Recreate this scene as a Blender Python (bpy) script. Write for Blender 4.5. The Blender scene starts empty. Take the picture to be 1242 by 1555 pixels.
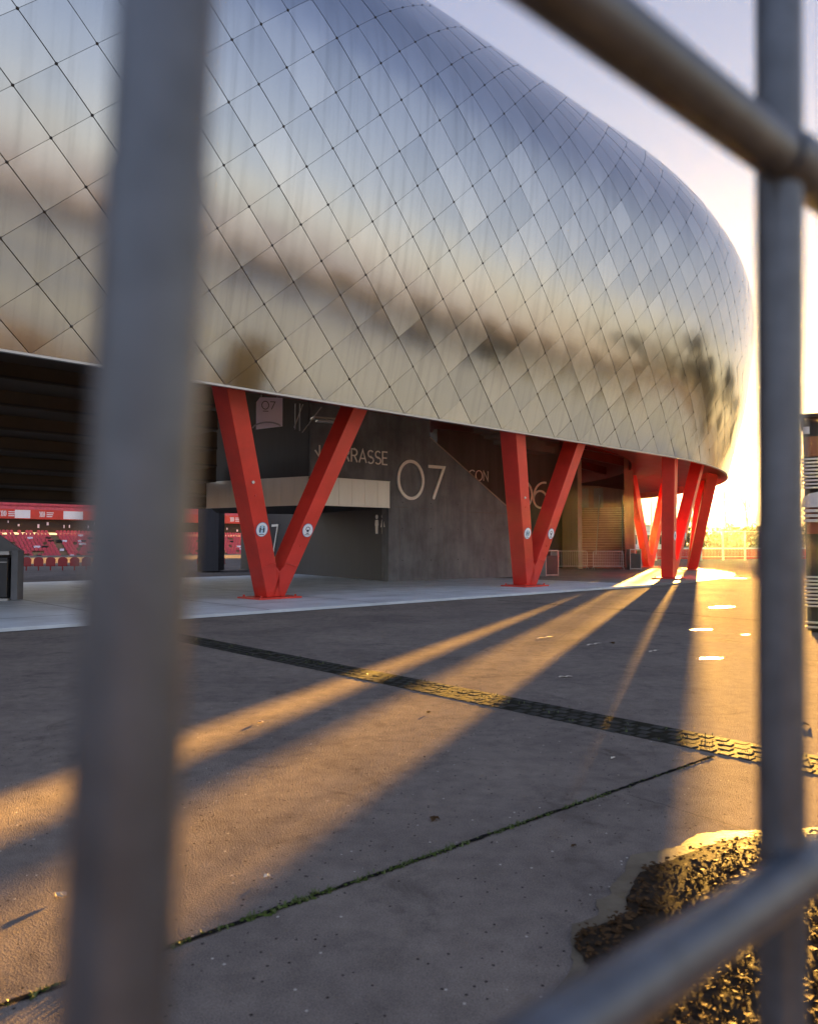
import bpy, bmesh, math, random
import numpy as np
from mathutils import Vector, Matrix
random.seed(7)
rng = np.random.default_rng(7)
R = math.radians
scene = bpy.context.scene
COL = scene.collection
H = 1.5                                   # camera height

# ------------------------------------------------------------------ helpers
class MB:
    """collects faces; build() links them as ONE mesh object"""
    def __init__(s): s.v = []; s.f = []; s.m = []; s.sm = []; s.uv = {}
    def add(s, vs, fs, mi=0, smooth=False):
        o = len(s.v); s.v += [tuple(float(c) for c in p) for p in vs]
        for f in fs:
            s.f.append(tuple(i + o for i in f)); s.m.append(mi); s.sm.append(smooth)
    def hexa(s, lo, hi, mi=0):
        """lo, hi: matching rings of n points"""
        n = len(lo)
        fs = [tuple(reversed(range(n))), tuple(range(n, 2 * n))]
        fs += [(i, (i + 1) % n, n + (i + 1) % n, n + i) for i in range(n)]
        s.add(list(lo) + list(hi), fs, mi)
    def box(s, c, size, ax=(1, 0, 0), mi=0, up=(0, 0, 1)):
        c = Vector(c); x = Vector(ax).normalized(); z = Vector(up).normalized(); y = z.cross(x).normalized()
        a, b, d = size[0] / 2, size[1] / 2, size[2] / 2
        lo = [c + x * sx * a + y * sy * b - z * d for sx, sy in ((-1, -1), (1, -1), (1, 1), (-1, 1))]
        hi = [p + z * 2 * d for p in lo]
        s.hexa(lo, hi, mi)
    def prism(s, poly, z0, z1, mi=0):
        p = list(poly)
        A = sum(p[i][0] * p[(i + 1) % len(p)][1] - p[(i + 1) % len(p)][0] * p[i][1] for i in range(len(p)))
        if A < 0: p.reverse()
        s.hexa([(x, y, z0) for x, y in p], [(x, y, z1) for x, y in p], mi)
    def plate(s, poly, o, ux, uy, th, mi=0):
        """2-D polygon in the plane (o,ux,uy), from 0 to th along ux x uy"""
        o = Vector(o); ux = Vector(ux); uy = Vector(uy); n = ux.cross(uy).normalized()
        A = sum(poly[i][0] * poly[(i + 1) % len(poly)][1] - poly[(i + 1) % len(poly)][0] * poly[i][1] for i in range(len(poly)))
        p = list(poly) if A > 0 else list(reversed(poly))
        lo = [o + ux * a + uy * b for a, b in p]
        s.hexa(lo, [q + n * th for q in lo], mi)
    def tube(s, pts, r, n=10, mi=0, caps=True, smooth=True):
        pts = [Vector(p) for p in pts]; rr = r if isinstance(r, (list, tuple)) else [r] * len(pts)
        o = len(s.v); ref = None
        for i, p in enumerate(pts):
            t = (pts[min(i + 1, len(pts) - 1)] - pts[max(i - 1, 0)]).normalized()
            if ref is None: ref = Vector((1, 0, 0)) if abs(t.x) < .8 else Vector((0, 1, 0))
            a = (ref - t * ref.dot(t)).normalized(); b = t.cross(a); ref = a
            for k in range(n):
                w = 2 * math.pi * k / n
                s.v.append(tuple(p + (a * math.cos(w) + b * math.sin(w)) * rr[i]))
        for i in range(len(pts) - 1):
            for k in range(n):
                q = o + i * n
                s.f.append((q + k, q + (k + 1) % n, q + n + (k + 1) % n, q + n + k)); s.m.append(mi); s.sm.append(smooth)
        if caps:
            e = o + (len(pts) - 1) * n
            for q, rev in ((o, True), (e, False)):
                w = len(s.v); s.v += s.v[q:q + n]
                idx = [w + k for k in range(n)]
                s.f.append(tuple(reversed(idx)) if rev else tuple(idx)); s.m.append(mi); s.sm.append(False)
    def ribbon(s, pts, w, o, ux, uy, th, mi=0, closed=False):
        """flat stroke of width w along 2-D polyline, thickness th (for lettering)"""
        P = [Vector((a, b)) for a, b in pts]; n = len(P); L = []; Rr = []
        for i in range(n):
            p0 = P[(i - 1) % n] if (closed or i > 0) else None
            p1 = P[(i + 1) % n] if (closed or i < n - 1) else None
            d0 = (P[i] - p0).normalized() if p0 is not None else (p1 - P[i]).normalized()
            d1 = (p1 - P[i]).normalized() if p1 is not None else d0
            n0 = Vector((-d0.y, d0.x)); n1 = Vector((-d1.y, d1.x)); m = (n0 + n1)
            m = m.normalized() if m.length > 1e-6 else n0
            k = min(1 / max(m.dot(n0), .3), 2.2) * w / 2
            L.append(P[i] + m * k); Rr.append(P[i] - m * k)
        o = Vector(o); ux = Vector(ux); uy = Vector(uy); nn = ux.cross(uy).normalized() * th
        vs = []
        for a, b in zip(L, Rr):
            pa = o + ux * a.x + uy * a.y; pb = o + ux * b.x + uy * b.y
            vs += [pb, pa, pa + nn, pb + nn]
        fs = []
        for i in range(n if closed else n - 1):
            a = 4 * i; b = 4 * ((i + 1) % n)
            fs += [(a, b, b + 3, a + 3)[::1], (a + 3, b + 3, b + 2, a + 2), (a + 2, b + 2, b + 1, a + 1), (a + 1, b + 1, b, a)]
        if not closed: fs += [(0, 3, 2, 1), (4 * n - 4, 4 * n - 3, 4 * n - 2, 4 * n - 1)]
        s.add(vs, fs, mi)
    def build(s, name, mats, parent=None, bevel=0.0, auto=False):
        off = Vector(parent['_loc']) if parent is not None and '_loc' in parent else Vector((0, 0, 0))
        me = bpy.data.meshes.new(name)
        me.from_pydata([(x - off.x, y - off.y, z - off.z) for x, y, z in s.v], [], s.f)
        mats = mats if isinstance(mats, (list, tuple)) else [mats]
        for m in mats: me.materials.append(m)
        me.polygons.foreach_set('material_index', s.m); me.polygons.foreach_set('use_smooth', s.sm)
        me.update()
        o = bpy.data.objects.new(name, me); COL.objects.link(o)
        if parent is not None:
            o.parent = parent
            if '_loc' in parent: o['_loc'] = list(off)
        if bevel:
            b = o.modifiers.new('bevel', 'BEVEL'); b.width = bevel; b.segments = 2; b.limit_method = 'ANGLE'; b.angle_limit = R(50)
        return o

def tag(o, label=None, cat=None, group=None, kind=None):
    if label: o['label'] = label
    if cat: o['category'] = cat
    if group: o['group'] = group
    if kind: o['kind'] = kind
    return o
def thing(name, loc, label, cat, group=None):
    o = bpy.data.objects.new(name, None); o.empty_display_size = .3; o.location = loc; o['_loc'] = list(loc)
    COL.objects.link(o); return tag(o, label, cat, group)
def solo(mb, name, mats, label, cat, group=None, **k):
    return tag(mb.build(name, mats, **k), label, cat, group)
def copy_thing(src, loc, rz=None, label=None):
    c = src.copy(); COL.objects.link(c); c.location = loc
    if rz is not None: c.rotation_euler = (0, 0, rz)
    if label: c['label'] = label
    for ch in list(src.children):
        d = ch.copy(); COL.objects.link(d); d.parent = c
        for g in ch.children:
            e = g.copy(); COL.objects.link(e); e.parent = d
    return c

# ------------------------------------------------------------------ materials
def mat(name):
    m = bpy.data.materials.new(name); m.use_nodes = True
    nt = m.node_tree; b = nt.nodes['Principled BSDF']
    return m, nt, b
def N(nt, typ, **kw):
    n = nt.nodes.new(typ)
    for k, v in kw.items():
        if k.startswith('i_'): n.inputs[k[2:].replace('_', ' ')].default_value = v
        else: setattr(n, k, v)
    return n
def ramp(nt, stops, interp='LINEAR'):
    n = nt.nodes.new('ShaderNodeValToRGB'); cr = n.color_ramp; cr.interpolation = interp
    while len(cr.elements) > 1: cr.elements.remove(cr.elements[-1])
    cr.elements[0].position = stops[0][0]; cr.elements[0].color = (*stops[0][1], 1)
    for p, c in stops[1:]:
        e = cr.elements.new(p); e.color = (*c, 1)
    return n
def g3(v): return (v, v, v)
def varied(name, col, rough=.6, var=.25, scale=2.0, metal=0.0, bump=0.0, bscale=40, spec=.5, streak=False, coat=0):
    """base colour with two scales of mottling and a little bump"""
    m, nt, b = mat(name); L = nt.links.new
    tc = N(nt, 'ShaderNodeTexCoord')
    src = tc.outputs['Object']
    if streak:
        mp = N(nt, 'ShaderNodeMapping'); mp.inputs['Scale'].default_value = (2.2, 2.2, .22); L(src, mp.inputs[0]); src2 = mp.outputs[0]
    else: src2 = src
    n1 = N(nt, 'ShaderNodeTexNoise', i_Scale=scale, i_Detail=8.0, i_Roughness=.62); L(src2, n1.inputs['Vector'])
    r = ramp(nt, [(.28, tuple(c * (1 - var) for c in col)), (.52, col), (.76, tuple(min(1, c * (1 + var)) for c in col))])
    L(n1.outputs[0], r.inputs[0]); L(r.outputs[0], b.inputs['Base Color'])
    rr = N(nt, 'ShaderNodeMapRange'); rr.inputs[3].default_value = max(.02, rough - .1); rr.inputs[4].default_value = min(1, rough + .1)
    L(n1.outputs[0], rr.inputs[0]); L(rr.outputs[0], b.inputs['Roughness'])
    b.inputs['Metallic'].default_value = metal; b.inputs['Specular IOR Level'].default_value = spec
    if bump:
        n2 = N(nt, 'ShaderNodeTexNoise', i_Scale=bscale, i_Detail=6.0); L(src, n2.inputs['Vector'])
        bp = N(nt, 'ShaderNodeBump', i_Strength=bump, i_Distance=.01); L(n2.outputs[0], bp.inputs['Height']); L(bp.outputs[0], b.inputs['Normal'])
    return m

M = {}
M['red'] = varied('red_paint', (.62, .040, .026), .40, .20, 1.0, bump=.04, bscale=25)
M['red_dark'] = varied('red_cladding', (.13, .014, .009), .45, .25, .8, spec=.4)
M['red_seam'] = varied('red_weld', (.62, .06, .035), .5, .1, 3)
M['alu'] = varied('aluminium_trim', (.40, .39, .38), .5, .08, 3, metal=.9)
M['canopy'] = varied('canopy_metal', (.66, .65, .61), .42, .12, .9, metal=.4, streak=True)
M['letter'] = varied('letter_metal', (.86, .83, .74), .4, .06, 3, metal=0)
M['dark_letter'] = varied('dark_letter', (.03, .03, .04), .5, .05, 3)
M['sign'] = varied('sign_panel', (.74, .70, .82), .35, .06, 1.5)
M['dark'] = varied('dark_void', (.02, .018, .017), .85, .3, 1)
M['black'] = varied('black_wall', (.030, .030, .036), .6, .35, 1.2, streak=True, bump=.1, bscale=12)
M['brown_concrete'] = varied('brown_concrete', (.24, .165, .10), .8, .35, .7, bump=.2, bscale=10)
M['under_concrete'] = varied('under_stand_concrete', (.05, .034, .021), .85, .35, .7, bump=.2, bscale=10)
M['charcoal'] = varied('charcoal_concrete', (.085, .078, .075), .75, .35, .9, streak=True, bump=.15, bscale=12)
M['lit_nosing'] = varied('stair_nosing_lit', (.62, .46, .38), .6, .15, 3)  # light on the step edges painted in as a paler tone
M['concrete_slab'] = varied('concrete_slab', (.13, .10, .085), .8, .3, .8, bump=.2, bscale=10)
M['steel'] = varied('dull_steel', (.42, .42, .44), .4, .15, 4, metal=.85)
M['white'] = varied('white_print', (.78, .79, .82), .4, .04, 2)
M['blue'] = varied('blue_print', (.10, .26, .48), .4, .05, 2)
M['paleblue'] = varied('paleblue_print', (.45, .65, .80), .4, .05, 2)
M['ink'] = varied('ink_print', (.02, .03, .06), .5, .05, 2)
M['seat'] = varied('seat_plastic', (.58, .045, .06), .42, .12, 5)
M['seat_far'] = varied('seat_plastic_faded', (.60, .09, .13), .5, .3, 1.5)
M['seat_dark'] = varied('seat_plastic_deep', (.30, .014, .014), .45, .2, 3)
M['stone'] = varied('cabinet_concrete', (.15, .155, .17), .75, .2, 2, bump=.15, bscale=30)
M['bin'] = varied('bin_enamel', (.022, .022, .026), .4, .2, 4)
M['stair'] = varied('stair_concrete', (.34, .20, .16), .75, .25, 1.5)
M['stairwall'] = varied('stair_side', (.34, .18, .13), .75, .25, .9, streak=True)
M['tan_wall'] = varied('tan_concrete', (.30, .25, .20), .75, .2, .9, streak=True)
M['galv_far'] = varied('galvanised_far', (.52, .51, .50), .5, .2, 3, metal=.5)
M['louvre'] = varied('louvre_metal', (.36, .35, .355), .36, .1, 3, metal=.6)
M['dark_orange'] = varied('dark_orange_pane', (.16, .035, .012), .6, .35, 2)  # dark orange tone of the kiosk windows
M['bark'] = varied('bark', (.075, .055, .04), .85, .3, 3)
M['paper'] = varied('pale_litter', (.55, .47, .36), .6, .2, 6)
M['leaf'] = varied('dead_leaf', (.060, .034, .017), .75, .7, 9, spec=.014)
M['moss'] = varied('moss', (.055, .075, .018), .9, .5, 12, spec=.02)
M['grassy'] = varied('joint_grass', (.075, .095, .022), .7, .5, 9)

def m_concrete():
    m, nt, b = mat('wall_concrete'); L = nt.links.new
    tc = N(nt, 'ShaderNodeTexCoord')
    mp = N(nt, 'ShaderNodeMapping'); mp.inputs['Scale'].default_value = (1.6, 1.6, .28); L(tc.outputs['Object'], mp.inputs[0])
    n1 = N(nt, 'ShaderNodeTexNoise', i_Scale=1.3, i_Detail=9.0, i_Roughness=.65); L(mp.outputs[0], n1.inputs['Vector'])
    n2 = N(nt, 'ShaderNodeTexNoise', i_Scale=.8, i_Detail=6.0, i_Roughness=.6); L(tc.outputs['Object'], n2.inputs['Vector'])
    r1 = ramp(nt, [(.25, (.078, .084, .094)), (.5, (.130, .139, .150)), (.78, (.19, .20, .208))]); L(n1.outputs[0], r1.inputs[0])
    r2 = ramp(nt, [(.3, g3(.55)), (.55, g3(1.0)), (.8, g3(1.25))]); L(n2.outputs[0], r2.inputs[0])
    mx = N(nt, 'ShaderNodeMix', data_type='RGBA', blend_type='MULTIPLY'); mx.inputs[0].default_value = 1
    L(r1.outputs[0], mx.inputs[6]); L(r2.outputs[0], mx.inputs[7]); L(mx.outputs[2], b.inputs['Base Color'])
    b.inputs['Roughness'].default_value = .62
    n3 = N(nt, 'ShaderNodeTexNoise', i_Scale=14.0, i_Detail=8.0); L(tc.outputs['Object'], n3.inputs['Vector'])
    bp = N(nt, 'ShaderNodeBump', i_Strength=.25, i_Distance=.01); L(n3.outputs[0], bp.inputs['Height']); L(bp.outputs[0], b.inputs['Normal'])
    return m
M['concrete'] = m_concrete()

def m_asphalt():
    m, nt, b = mat('asphalt'); L = nt.links.new
    tc = N(nt, 'ShaderNodeTexCoord'); V = tc.outputs['Object']
    big = N(nt, 'ShaderNodeTexNoise', i_Scale=.55, i_Detail=7.0, i_Roughness=.62); L(V, big.inputs['Vector'])
    mid = N(nt, 'ShaderNodeTexNoise', i_Scale=7.0, i_Detail=6.0, i_Roughness=.65); L(V, mid.inputs['Vector'])
    fine = N(nt, 'ShaderNodeTexNoise', i_Scale=150.0, i_Detail=4.0, i_Roughness=.7); L(V, fine.inputs['Vector'])
    rb = ramp(nt, [(.3, (.130, .108, .096)), (.5, (.172, .143, .124)), (.72, (.214, .178, .150))]); L(big.outputs[0], rb.inputs[0])
    rm = ramp(nt, [(.3, g3(.82)), (.5, g3(1.0)), (.7, g3(1.16))]); L(mid.outputs[0], rm.inputs[0])
    rf = ramp(nt, [(.32, g3(.6)), (.5, g3(1.0)), (.68, g3(1.4))]); L(fine.outputs[0], rf.inputs[0])
    x1 = N(nt, 'ShaderNodeMix', data_type='RGBA', blend_type='MULTIPLY'); x1.inputs[0].default_value = 1
    L(rb.outputs[0], x1.inputs[6]); L(rm.outputs[0], x1.inputs[7])
    x2 = N(nt, 'ShaderNodeMix', data_type='RGBA', blend_type='MULTIPLY'); x2.inputs[0].default_value = 1
    L(x1.outputs[2], x2.inputs[6]); L(rf.outputs[0], x2.inputs[7])
    # scattered dark pits and a few pale chips
    vo = N(nt, 'ShaderNodeTexVoronoi', i_Scale=26.0); L(V, vo.inputs['Vector'])
    pit = N(nt, 'ShaderNodeMath', operation='LESS_THAN'); pit.inputs[1].default_value = .16; L(vo.outputs['Distance'], pit.inputs[0])
    sepc = N(nt, 'ShaderNodeSeparateColor'); L(vo.outputs['Color'], sepc.inputs[0])
    sel = N(nt, 'ShaderNodeMath', operation='GREATER_THAN'); sel.inputs[1].default_value = .72; L(sepc.outputs[0], sel.inputs[0])
    pm = N(nt, 'ShaderNodeMath', operation='MULTIPLY'); L(pit.outputs[0], pm.inputs[0]); L(sel.outputs[0], pm.inputs[1])
    x3 = N(nt, 'ShaderNodeMix', data_type='RGBA'); L(pm.outputs[0], x3.inputs[0]); L(x2.outputs[2], x3.inputs[6]); x3.inputs[7].default_value = (.03, .024, .02, 1)
    sel2 = N(nt, 'ShaderNodeMath', operation='LESS_THAN'); sel2.inputs[1].default_value = .05; L(sepc.outputs[1], sel2.inputs[0])
    pm2 = N(nt, 'ShaderNodeMath', operation='MULTIPLY'); L(pit.outputs[0], pm2.inputs[0]); L(sel2.outputs[0], pm2.inputs[1])
    x4 = N(nt, 'ShaderNodeMix', data_type='RGBA'); L(pm2.outputs[0], x4.inputs[0]); L(x3.outputs[2], x4.inputs[6]); x4.inputs[7].default_value = (.42, .38, .33, 1)
    sn = N(nt, 'ShaderNodeTexNoise', i_Scale=1.7, i_Detail=9.0, i_Roughness=.72, i_Distortion=1.2); L(V, sn.inputs['Vector'])
    sr = ramp(nt, [(.30, g3(.62)), (.40, g3(.9)), (.46, g3(1.0)), (.66, g3(1.0)), (.78, g3(1.18))]); L(sn.outputs[0], sr.inputs[0])
    x5 = N(nt, 'ShaderNodeMix', data_type='RGBA', blend_type='MULTIPLY'); x5.inputs[0].default_value = 1; L(x4.outputs[2], x5.inputs[6]); L(sr.outputs[0], x5.inputs[7]); x4 = x5
    L(x4.outputs[2], b.inputs['Base Color'])
    rr = N(nt, 'ShaderNodeMapRange'); rr.inputs[1].default_value = .3; rr.inputs[2].default_value = .7; rr.inputs[3].default_value = .72; rr.inputs[4].default_value = .85
    L(big.outputs[0], rr.inputs[0]); L(rr.outputs[0], b.inputs['Roughness'])
    b.inputs['Specular IOR Level'].default_value = .15
    vb = N(nt, 'ShaderNodeTexVoronoi', i_Scale=135.0); L(V, vb.inputs['Vector'])
    ad = N(nt, 'ShaderNodeMath', operation='ADD'); L(fine.outputs[0], ad.inputs[0]); L(vb.outputs['Distance'], ad.inputs[1])
    b1 = N(nt, 'ShaderNodeBump', i_Strength=.6, i_Distance=.010); L(ad.outputs[0], b1.inputs['Height'])
    b2 = N(nt, 'ShaderNodeBump', i_Strength=.05, i_Distance=.02); L(mid.outputs[0], b2.inputs['Height']); L(b1.outputs[0], b2.inputs['Normal'])
    L(b2.outputs[0], b.inputs['Normal'])
    df = N(nt, 'ShaderNodeBsdfDiffuse', i_Roughness=.3); L(x4.outputs[2], df.inputs[0]); L(b2.outputs[0], df.inputs['Normal'])
    ms = N(nt, 'ShaderNodeMixShader'); ms.inputs[0].default_value = .04; L(df.outputs[0], ms.inputs[1]); L(b.outputs[0], ms.inputs[2])
    L(ms.outputs[0], nt.nodes['Material Output'].inputs[0])
    return m
M['asphalt'] = m_asphalt()
M['paving'] = varied('concrete_paving', (.53, .56, .58), .55, .25, .9, bump=.25, bscale=60)
M['paving_dark'] = varied('dark_paving', (.20, .185, .17), .8, .25, .9, bump=.25, bscale=60, spec=.1)  # darker, asphalt-like tone where the paving merges past the corner
M['sett'] = varied('granite_sett', (.05, .048, .043), .95, .5, 7, bump=.2, bscale=50, spec=.012)
M['drain_bed'] = varied('drain_bed', (.022, .021, .016), .95, .5, 14, bump=.1, bscale=60, spec=.02)
M['groove'] = varied('joint_groove', (.014, .013, .012), .95, .4, 10, spec=0)
M['silt'] = varied('silt', (.13, .105, .075), .7, .35, 5, bump=.3, bscale=70, spec=.05)
M['mud'] = varied('wet_mud', (.036, .027, .020), .7, .5, 14, bump=.12, bscale=60, spec=.004)

def m_water():
    m, nt, b = mat('shallow_water'); b.inputs['Base Color'].default_value = (.05, .04, .035, 1)
    b.inputs['Roughness'].default_value = .36; b.inputs['Specular IOR Level'].default_value = .3
    n = N(nt, 'ShaderNodeTexNoise', i_Scale=9.0); bp = N(nt, 'ShaderNodeBump', i_Strength=.06, i_Distance=.01)
    nt.links.new(n.outputs[0], bp.inputs['Height']); nt.links.new(bp.outputs[0], b.inputs['Normal']); return m
M['water'] = m_water()

def m_panel():
    m, nt, b = mat('brushed_panel_metal'); L = nt.links.new
    uv = N(nt, 'ShaderNodeUVMap'); uv.uv_map = 'UVMap'
    geo = N(nt, 'ShaderNodeNewGeometry')
    mp = N(nt, 'ShaderNodeMapping'); mp.inputs['Scale'].default_value = (5.5, .16, 1); L(uv.outputs[0], mp.inputs[0])
    st = N(nt, 'ShaderNodeTexNoise', i_Scale=1.0, i_Detail=5.0, i_Roughness=.6); L(mp.outputs[0], st.inputs['Vector'])
    rs = ramp(nt, [(.36, g3(.87)), (.50, g3(1.0)), (.7, g3(1.03))]); L(st.outputs[0], rs.inputs[0])
    ri = ramp(nt, [(0, (.295, .312, .345)), (.3, (.33, .346, .378)), (.8, (.35, .365, .396)), (1, (.405, .417, .442))]); L(geo.outputs['Random Per Island'], ri.inputs[0])
    mx = N(nt, 'ShaderNodeMix', data_type='RGBA', blend_type='MULTIPLY'); mx.inputs[0].default_value = 1
    L(ri.outputs[0], mx.inputs[6]); L(rs.outputs[0], mx.inputs[7]); L(mx.outputs[2], b.inputs['Base Color'])
    b.inputs['Metallic'].default_value = 1
    rr = N(nt, 'ShaderNodeMapRange'); rr.inputs[3].default_value = .13; rr.inputs[4].default_value = .21
    L(geo.outputs['Random Per Island'], rr.inputs[0])
    n2 = N(nt, 'ShaderNodeTexNoise', i_Scale=.7, i_Detail=4.0); L(uv.outputs[0], n2.inputs['Vector'])
    bp = N(nt, 'ShaderNodeBump', i_Strength=.05, i_Distance=.05); L(n2.outputs[0], bp.inputs['Height']); L(bp.outputs[0], b.inputs['Normal'])
    L(rr.outputs[0], b.inputs['Roughness']); return m
M['panel'] = m_panel()
def m_bar():
    m, nt, b = mat('galvanised_tube'); L = nt.links.new
    tc = N(nt, 'ShaderNodeTexCoord')
    vo = N(nt, 'ShaderNodeTexNoise', i_Scale=60.0, i_Detail=5.0); L(tc.outputs['Object'], vo.inputs['Vector'])
    r = ramp(nt, [(.3, (.042, .050, .065)), (.7, (.075, .088, .112))]); L(vo.outputs[0], r.inputs[0]); L(r.outputs[0], b.inputs['Base Color'])
    b.inputs['Metallic'].default_value = .35; b.inputs['Roughness'].default_value = .42; b.inputs['Specular IOR Level'].default_value = .8; return m
M['tube'] = m_bar()
def m_leafmass(name, a, c):
    m, nt, b = mat(name); L = nt.links.new
    geo = N(nt, 'ShaderNodeNewGeometry'); r = ramp(nt, [(0, a), (1, c)]); L(geo.outputs['Random Per Island'], r.inputs[0])
    L(r.outputs[0], b.inputs['Base Color']); b.inputs['Roughness'].default_value = .7
    tr = N(nt, 'ShaderNodeBsdfTranslucent'); L(r.outputs[0], tr.inputs[0])
    ms = N(nt, 'ShaderNodeMixShader'); ms.inputs[0].default_value = .3; L(b.outputs[0], ms.inputs[1]); L(tr.outputs[0], ms.inputs[2])
    L(ms.outputs[0], nt.nodes['Material Output'].inputs[0]); return m
M['hedge'] = m_leafmass('hedge_leaves', (.055, .05, .02), (.14, .12, .05))
M['crown'] = varied('treeline_leaves', (.032, .030, .018), .85, .4, 2)
M['tree_leaf'] = m_leafmass('tree_leaves', (.03, .035, .015), (.08, .08, .035))
def m_lamp():
    m, nt, b = mat('lamp_glow'); b.inputs['Emission Color'].default_value = (1, .42, .08, 1); b.inputs['Emission Strength'].default_value = .35
    b.inputs['Base Color'].default_value = (.8, .5, .2, 1); return m
M['lamp'] = m_lamp()

# ------------------------------------------------------------------ facade geometry
S = 1.5 / 1.67
P = [-8.0135, 15.6928, 0.7447, 0.0005, 26.2308, -0.0552, 30.5051, -0.2675, -0.2479, -0.1289, -0.0218, 0.4499, 0.6947, 0.9092, 3.853, 8.0208, 1.5236, 1.4567]
ZB = 5.7 * S
_g = np.linspace(-30 * S, 140 * S, 3401); _dg = _g[1] - _g[0]
_turn = np.cumsum(np.where(_g > P[4] * S, 1 / (P[6] * S), 0) * _dg); _ang = P[2] + np.minimum(_turn, math.pi / 2)
_X = np.cumsum(np.cos(_ang)) * _dg; _Y = np.cumsum(np.sin(_ang)) * _dg
_i0 = int(np.argmin(abs(_g))); _X = P[0] * S + _X - _X[_i0]; _Y = P[1] * S + _Y - _Y[_i0]
def plan(u): return np.interp(u, _g, _X), np.interp(u, _g, _Y), np.interp(u, _g, _ang)
_h = np.linspace(0, 24 * S, 961); _kn = np.linspace(0, 18, 7) * S
_ph = np.interp(_h, _kn, P[7:14]); _dh = _h[1] - _h[0]
_O = np.concatenate([[0], np.cumsum(np.sin((_ph[1:] + _ph[:-1]) / 2)) * _dh]); _Z = np.concatenate([[0], np.cumsum(np.cos((_ph[1:] + _ph[:-1]) / 2)) * _dh])
def skin(u, v, d=0.0):
    """point on the facade skin, d metres proud of it"""
    x, y, a = plan(u); o = np.interp(v, _h, _O); z = np.interp(v, _h, _Z); ph = np.interp(v, _h, _ph)
    ix, iy = -np.sin(a), np.cos(a)
    return np.stack([x + ix * (o - d * np.cos(ph)), y + iy * (o - d * np.cos(ph)), ZB + z + d * np.sin(ph)], -1)
def inside(u, b, z):
    x, y, a = plan(u); return np.stack([x - np.sin(a) * b, y + np.cos(a) * b, z + 0 * x], -1)
T = Vector((math.cos(P[2]), math.sin(P[2]), 0)); NI = Vector((-T.y, T.x, 0)); NO = -NI     # tangent, inward, outward

stadium = thing('stadium', (10, 40, 0), 'large stadium with a bulging skin of silvery diamond-shaped metal panels', 'stadium')
# --- skin of diamond panels
p_, q_ = P[16] * S, P[17] * S; U0, V0 = P[14] * S, P[15] * S
V0 = 11 * q_ / 2                                            # lowest node row sits on the bottom edge
mb = MB(); uvs = []
K = 4
def diamond(i, j):
    uc = U0 + p_ / 2 * (i + j + 1); vc = V0 + q_ / 2 * (i - j)
    if vc < -.01 or vc > 15.2 or uc < -24 or uc > 92: return
    half = vc < .05
    ga, gb = .010, .004                                     # half gaps: shallow joints are tight, steep joints open
    a = np.linspace(ga, 1 - ga, K + 1); b = np.linspace(gb, 1 - gb, K + 1)
    A, B = np.meshgrid(a, b, indexing='ij')                 # A along i (up right), B along j (down right)
    tilt = rng.normal(0, .0050 if vc < 2.2 else .0017, 2); lift = rng.normal(0, .0015)
    U = U0 + p_ / 2 * (i + A + j + B); Vv = V0 + q_ / 2 * (i + A - j - B)
    d = lift + (A - .5) * tilt[0] * 1.0 + (B - .5) * tilt[1] * 1.0 + .006 * (1 - ((A - .5) ** 2 + (B - .5) ** 2) * 2)
    pts = skin(U, np.maximum(Vv, 0), d)
    o = len(mb.v)
    for m in range(K + 1):
        for n in range(K + 1):
            mb.v.append(tuple(pts[m, n])); uvs.append((float(U[m, n]), float(Vv[m, n])))
    for m in range(K):
        for n in range(K):
            v = [o + m * (K + 1) + n, o + m * (K + 1) + n + 1, o + (m + 1) * (K + 1) + n + 1, o + (m + 1) * (K + 1) + n]
            if half:
                if n > m: continue
                if n == m: v = [v[0], v[2], v[3]]
            mb.f.append(tuple(v)); mb.m.append(0); mb.sm.append(True)
for i in range(-60, 110):
    for j in range(-30, 120): diamond(i, j)
nskin = len(mb.v)
# dark substrate behind the joints and small clips where joints cross
us = np.linspace(-24.5, 93, 260); vs = np.linspace(0.02, 15.5, 40)
UU, VV = np.meshgrid(us, vs, indexing='ij'); pts = skin(UU, VV, -.035); o = len(mb.v)
for a in range(len(us)):
    for b in range(len(vs)): mb.v.append(tuple(pts[a, b])); uvs.append((0, 0))
for a in range(len(us) - 1):
    for b in range(len(vs) - 1):
        q = o + a * len(vs) + b; mb.f.append((q, q + len(vs), q + len(vs) + 1, q + 1)); mb.m.append(1); mb.sm.append(True)
for i in range(-40, 70):
    for j in range(-25, 60):
        u = U0 + p_ / 2 * (i + j); v = V0 + q_ / 2 * (i - j)
        if v < .3 or v > 13.5 or u < -14 or u > 48: continue
        c = Vector(skin(u, v, .012)); n = (Vector(skin(u, v, .05)) - c).normalized()
        x, y, aa = plan(u); t = Vector((math.cos(aa), math.sin(aa), 0)); w = n.cross(t)
        o = len(mb.v); r = .030
        for k in range(6): mb.v.append(tuple(c + (t * math.cos(k * math.pi / 3) + w * math.sin(k * math.pi / 3)) * r)); uvs.append((0, 0))
        mb.v.append(tuple(c + n * .02)); uvs.append((0, 0))
        for k in range(6): mb.f.append((o + k, o + (k + 1) % 6, o + 6)); mb.m.append(1); mb.sm.append(False)
sk = mb.build('panel_skin', [M['panel'], M['dark']], stadium)
uvl = sk.data.uv_layers.new(name='UVMap')
li = np.empty(len(sk.data.loops), dtype=np.int32); sk.data.loops.foreach_get('vertex_index', li)
uvl.data.foreach_set('uv', np.array(uvs, dtype=np.float32)[li].ravel())

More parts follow.
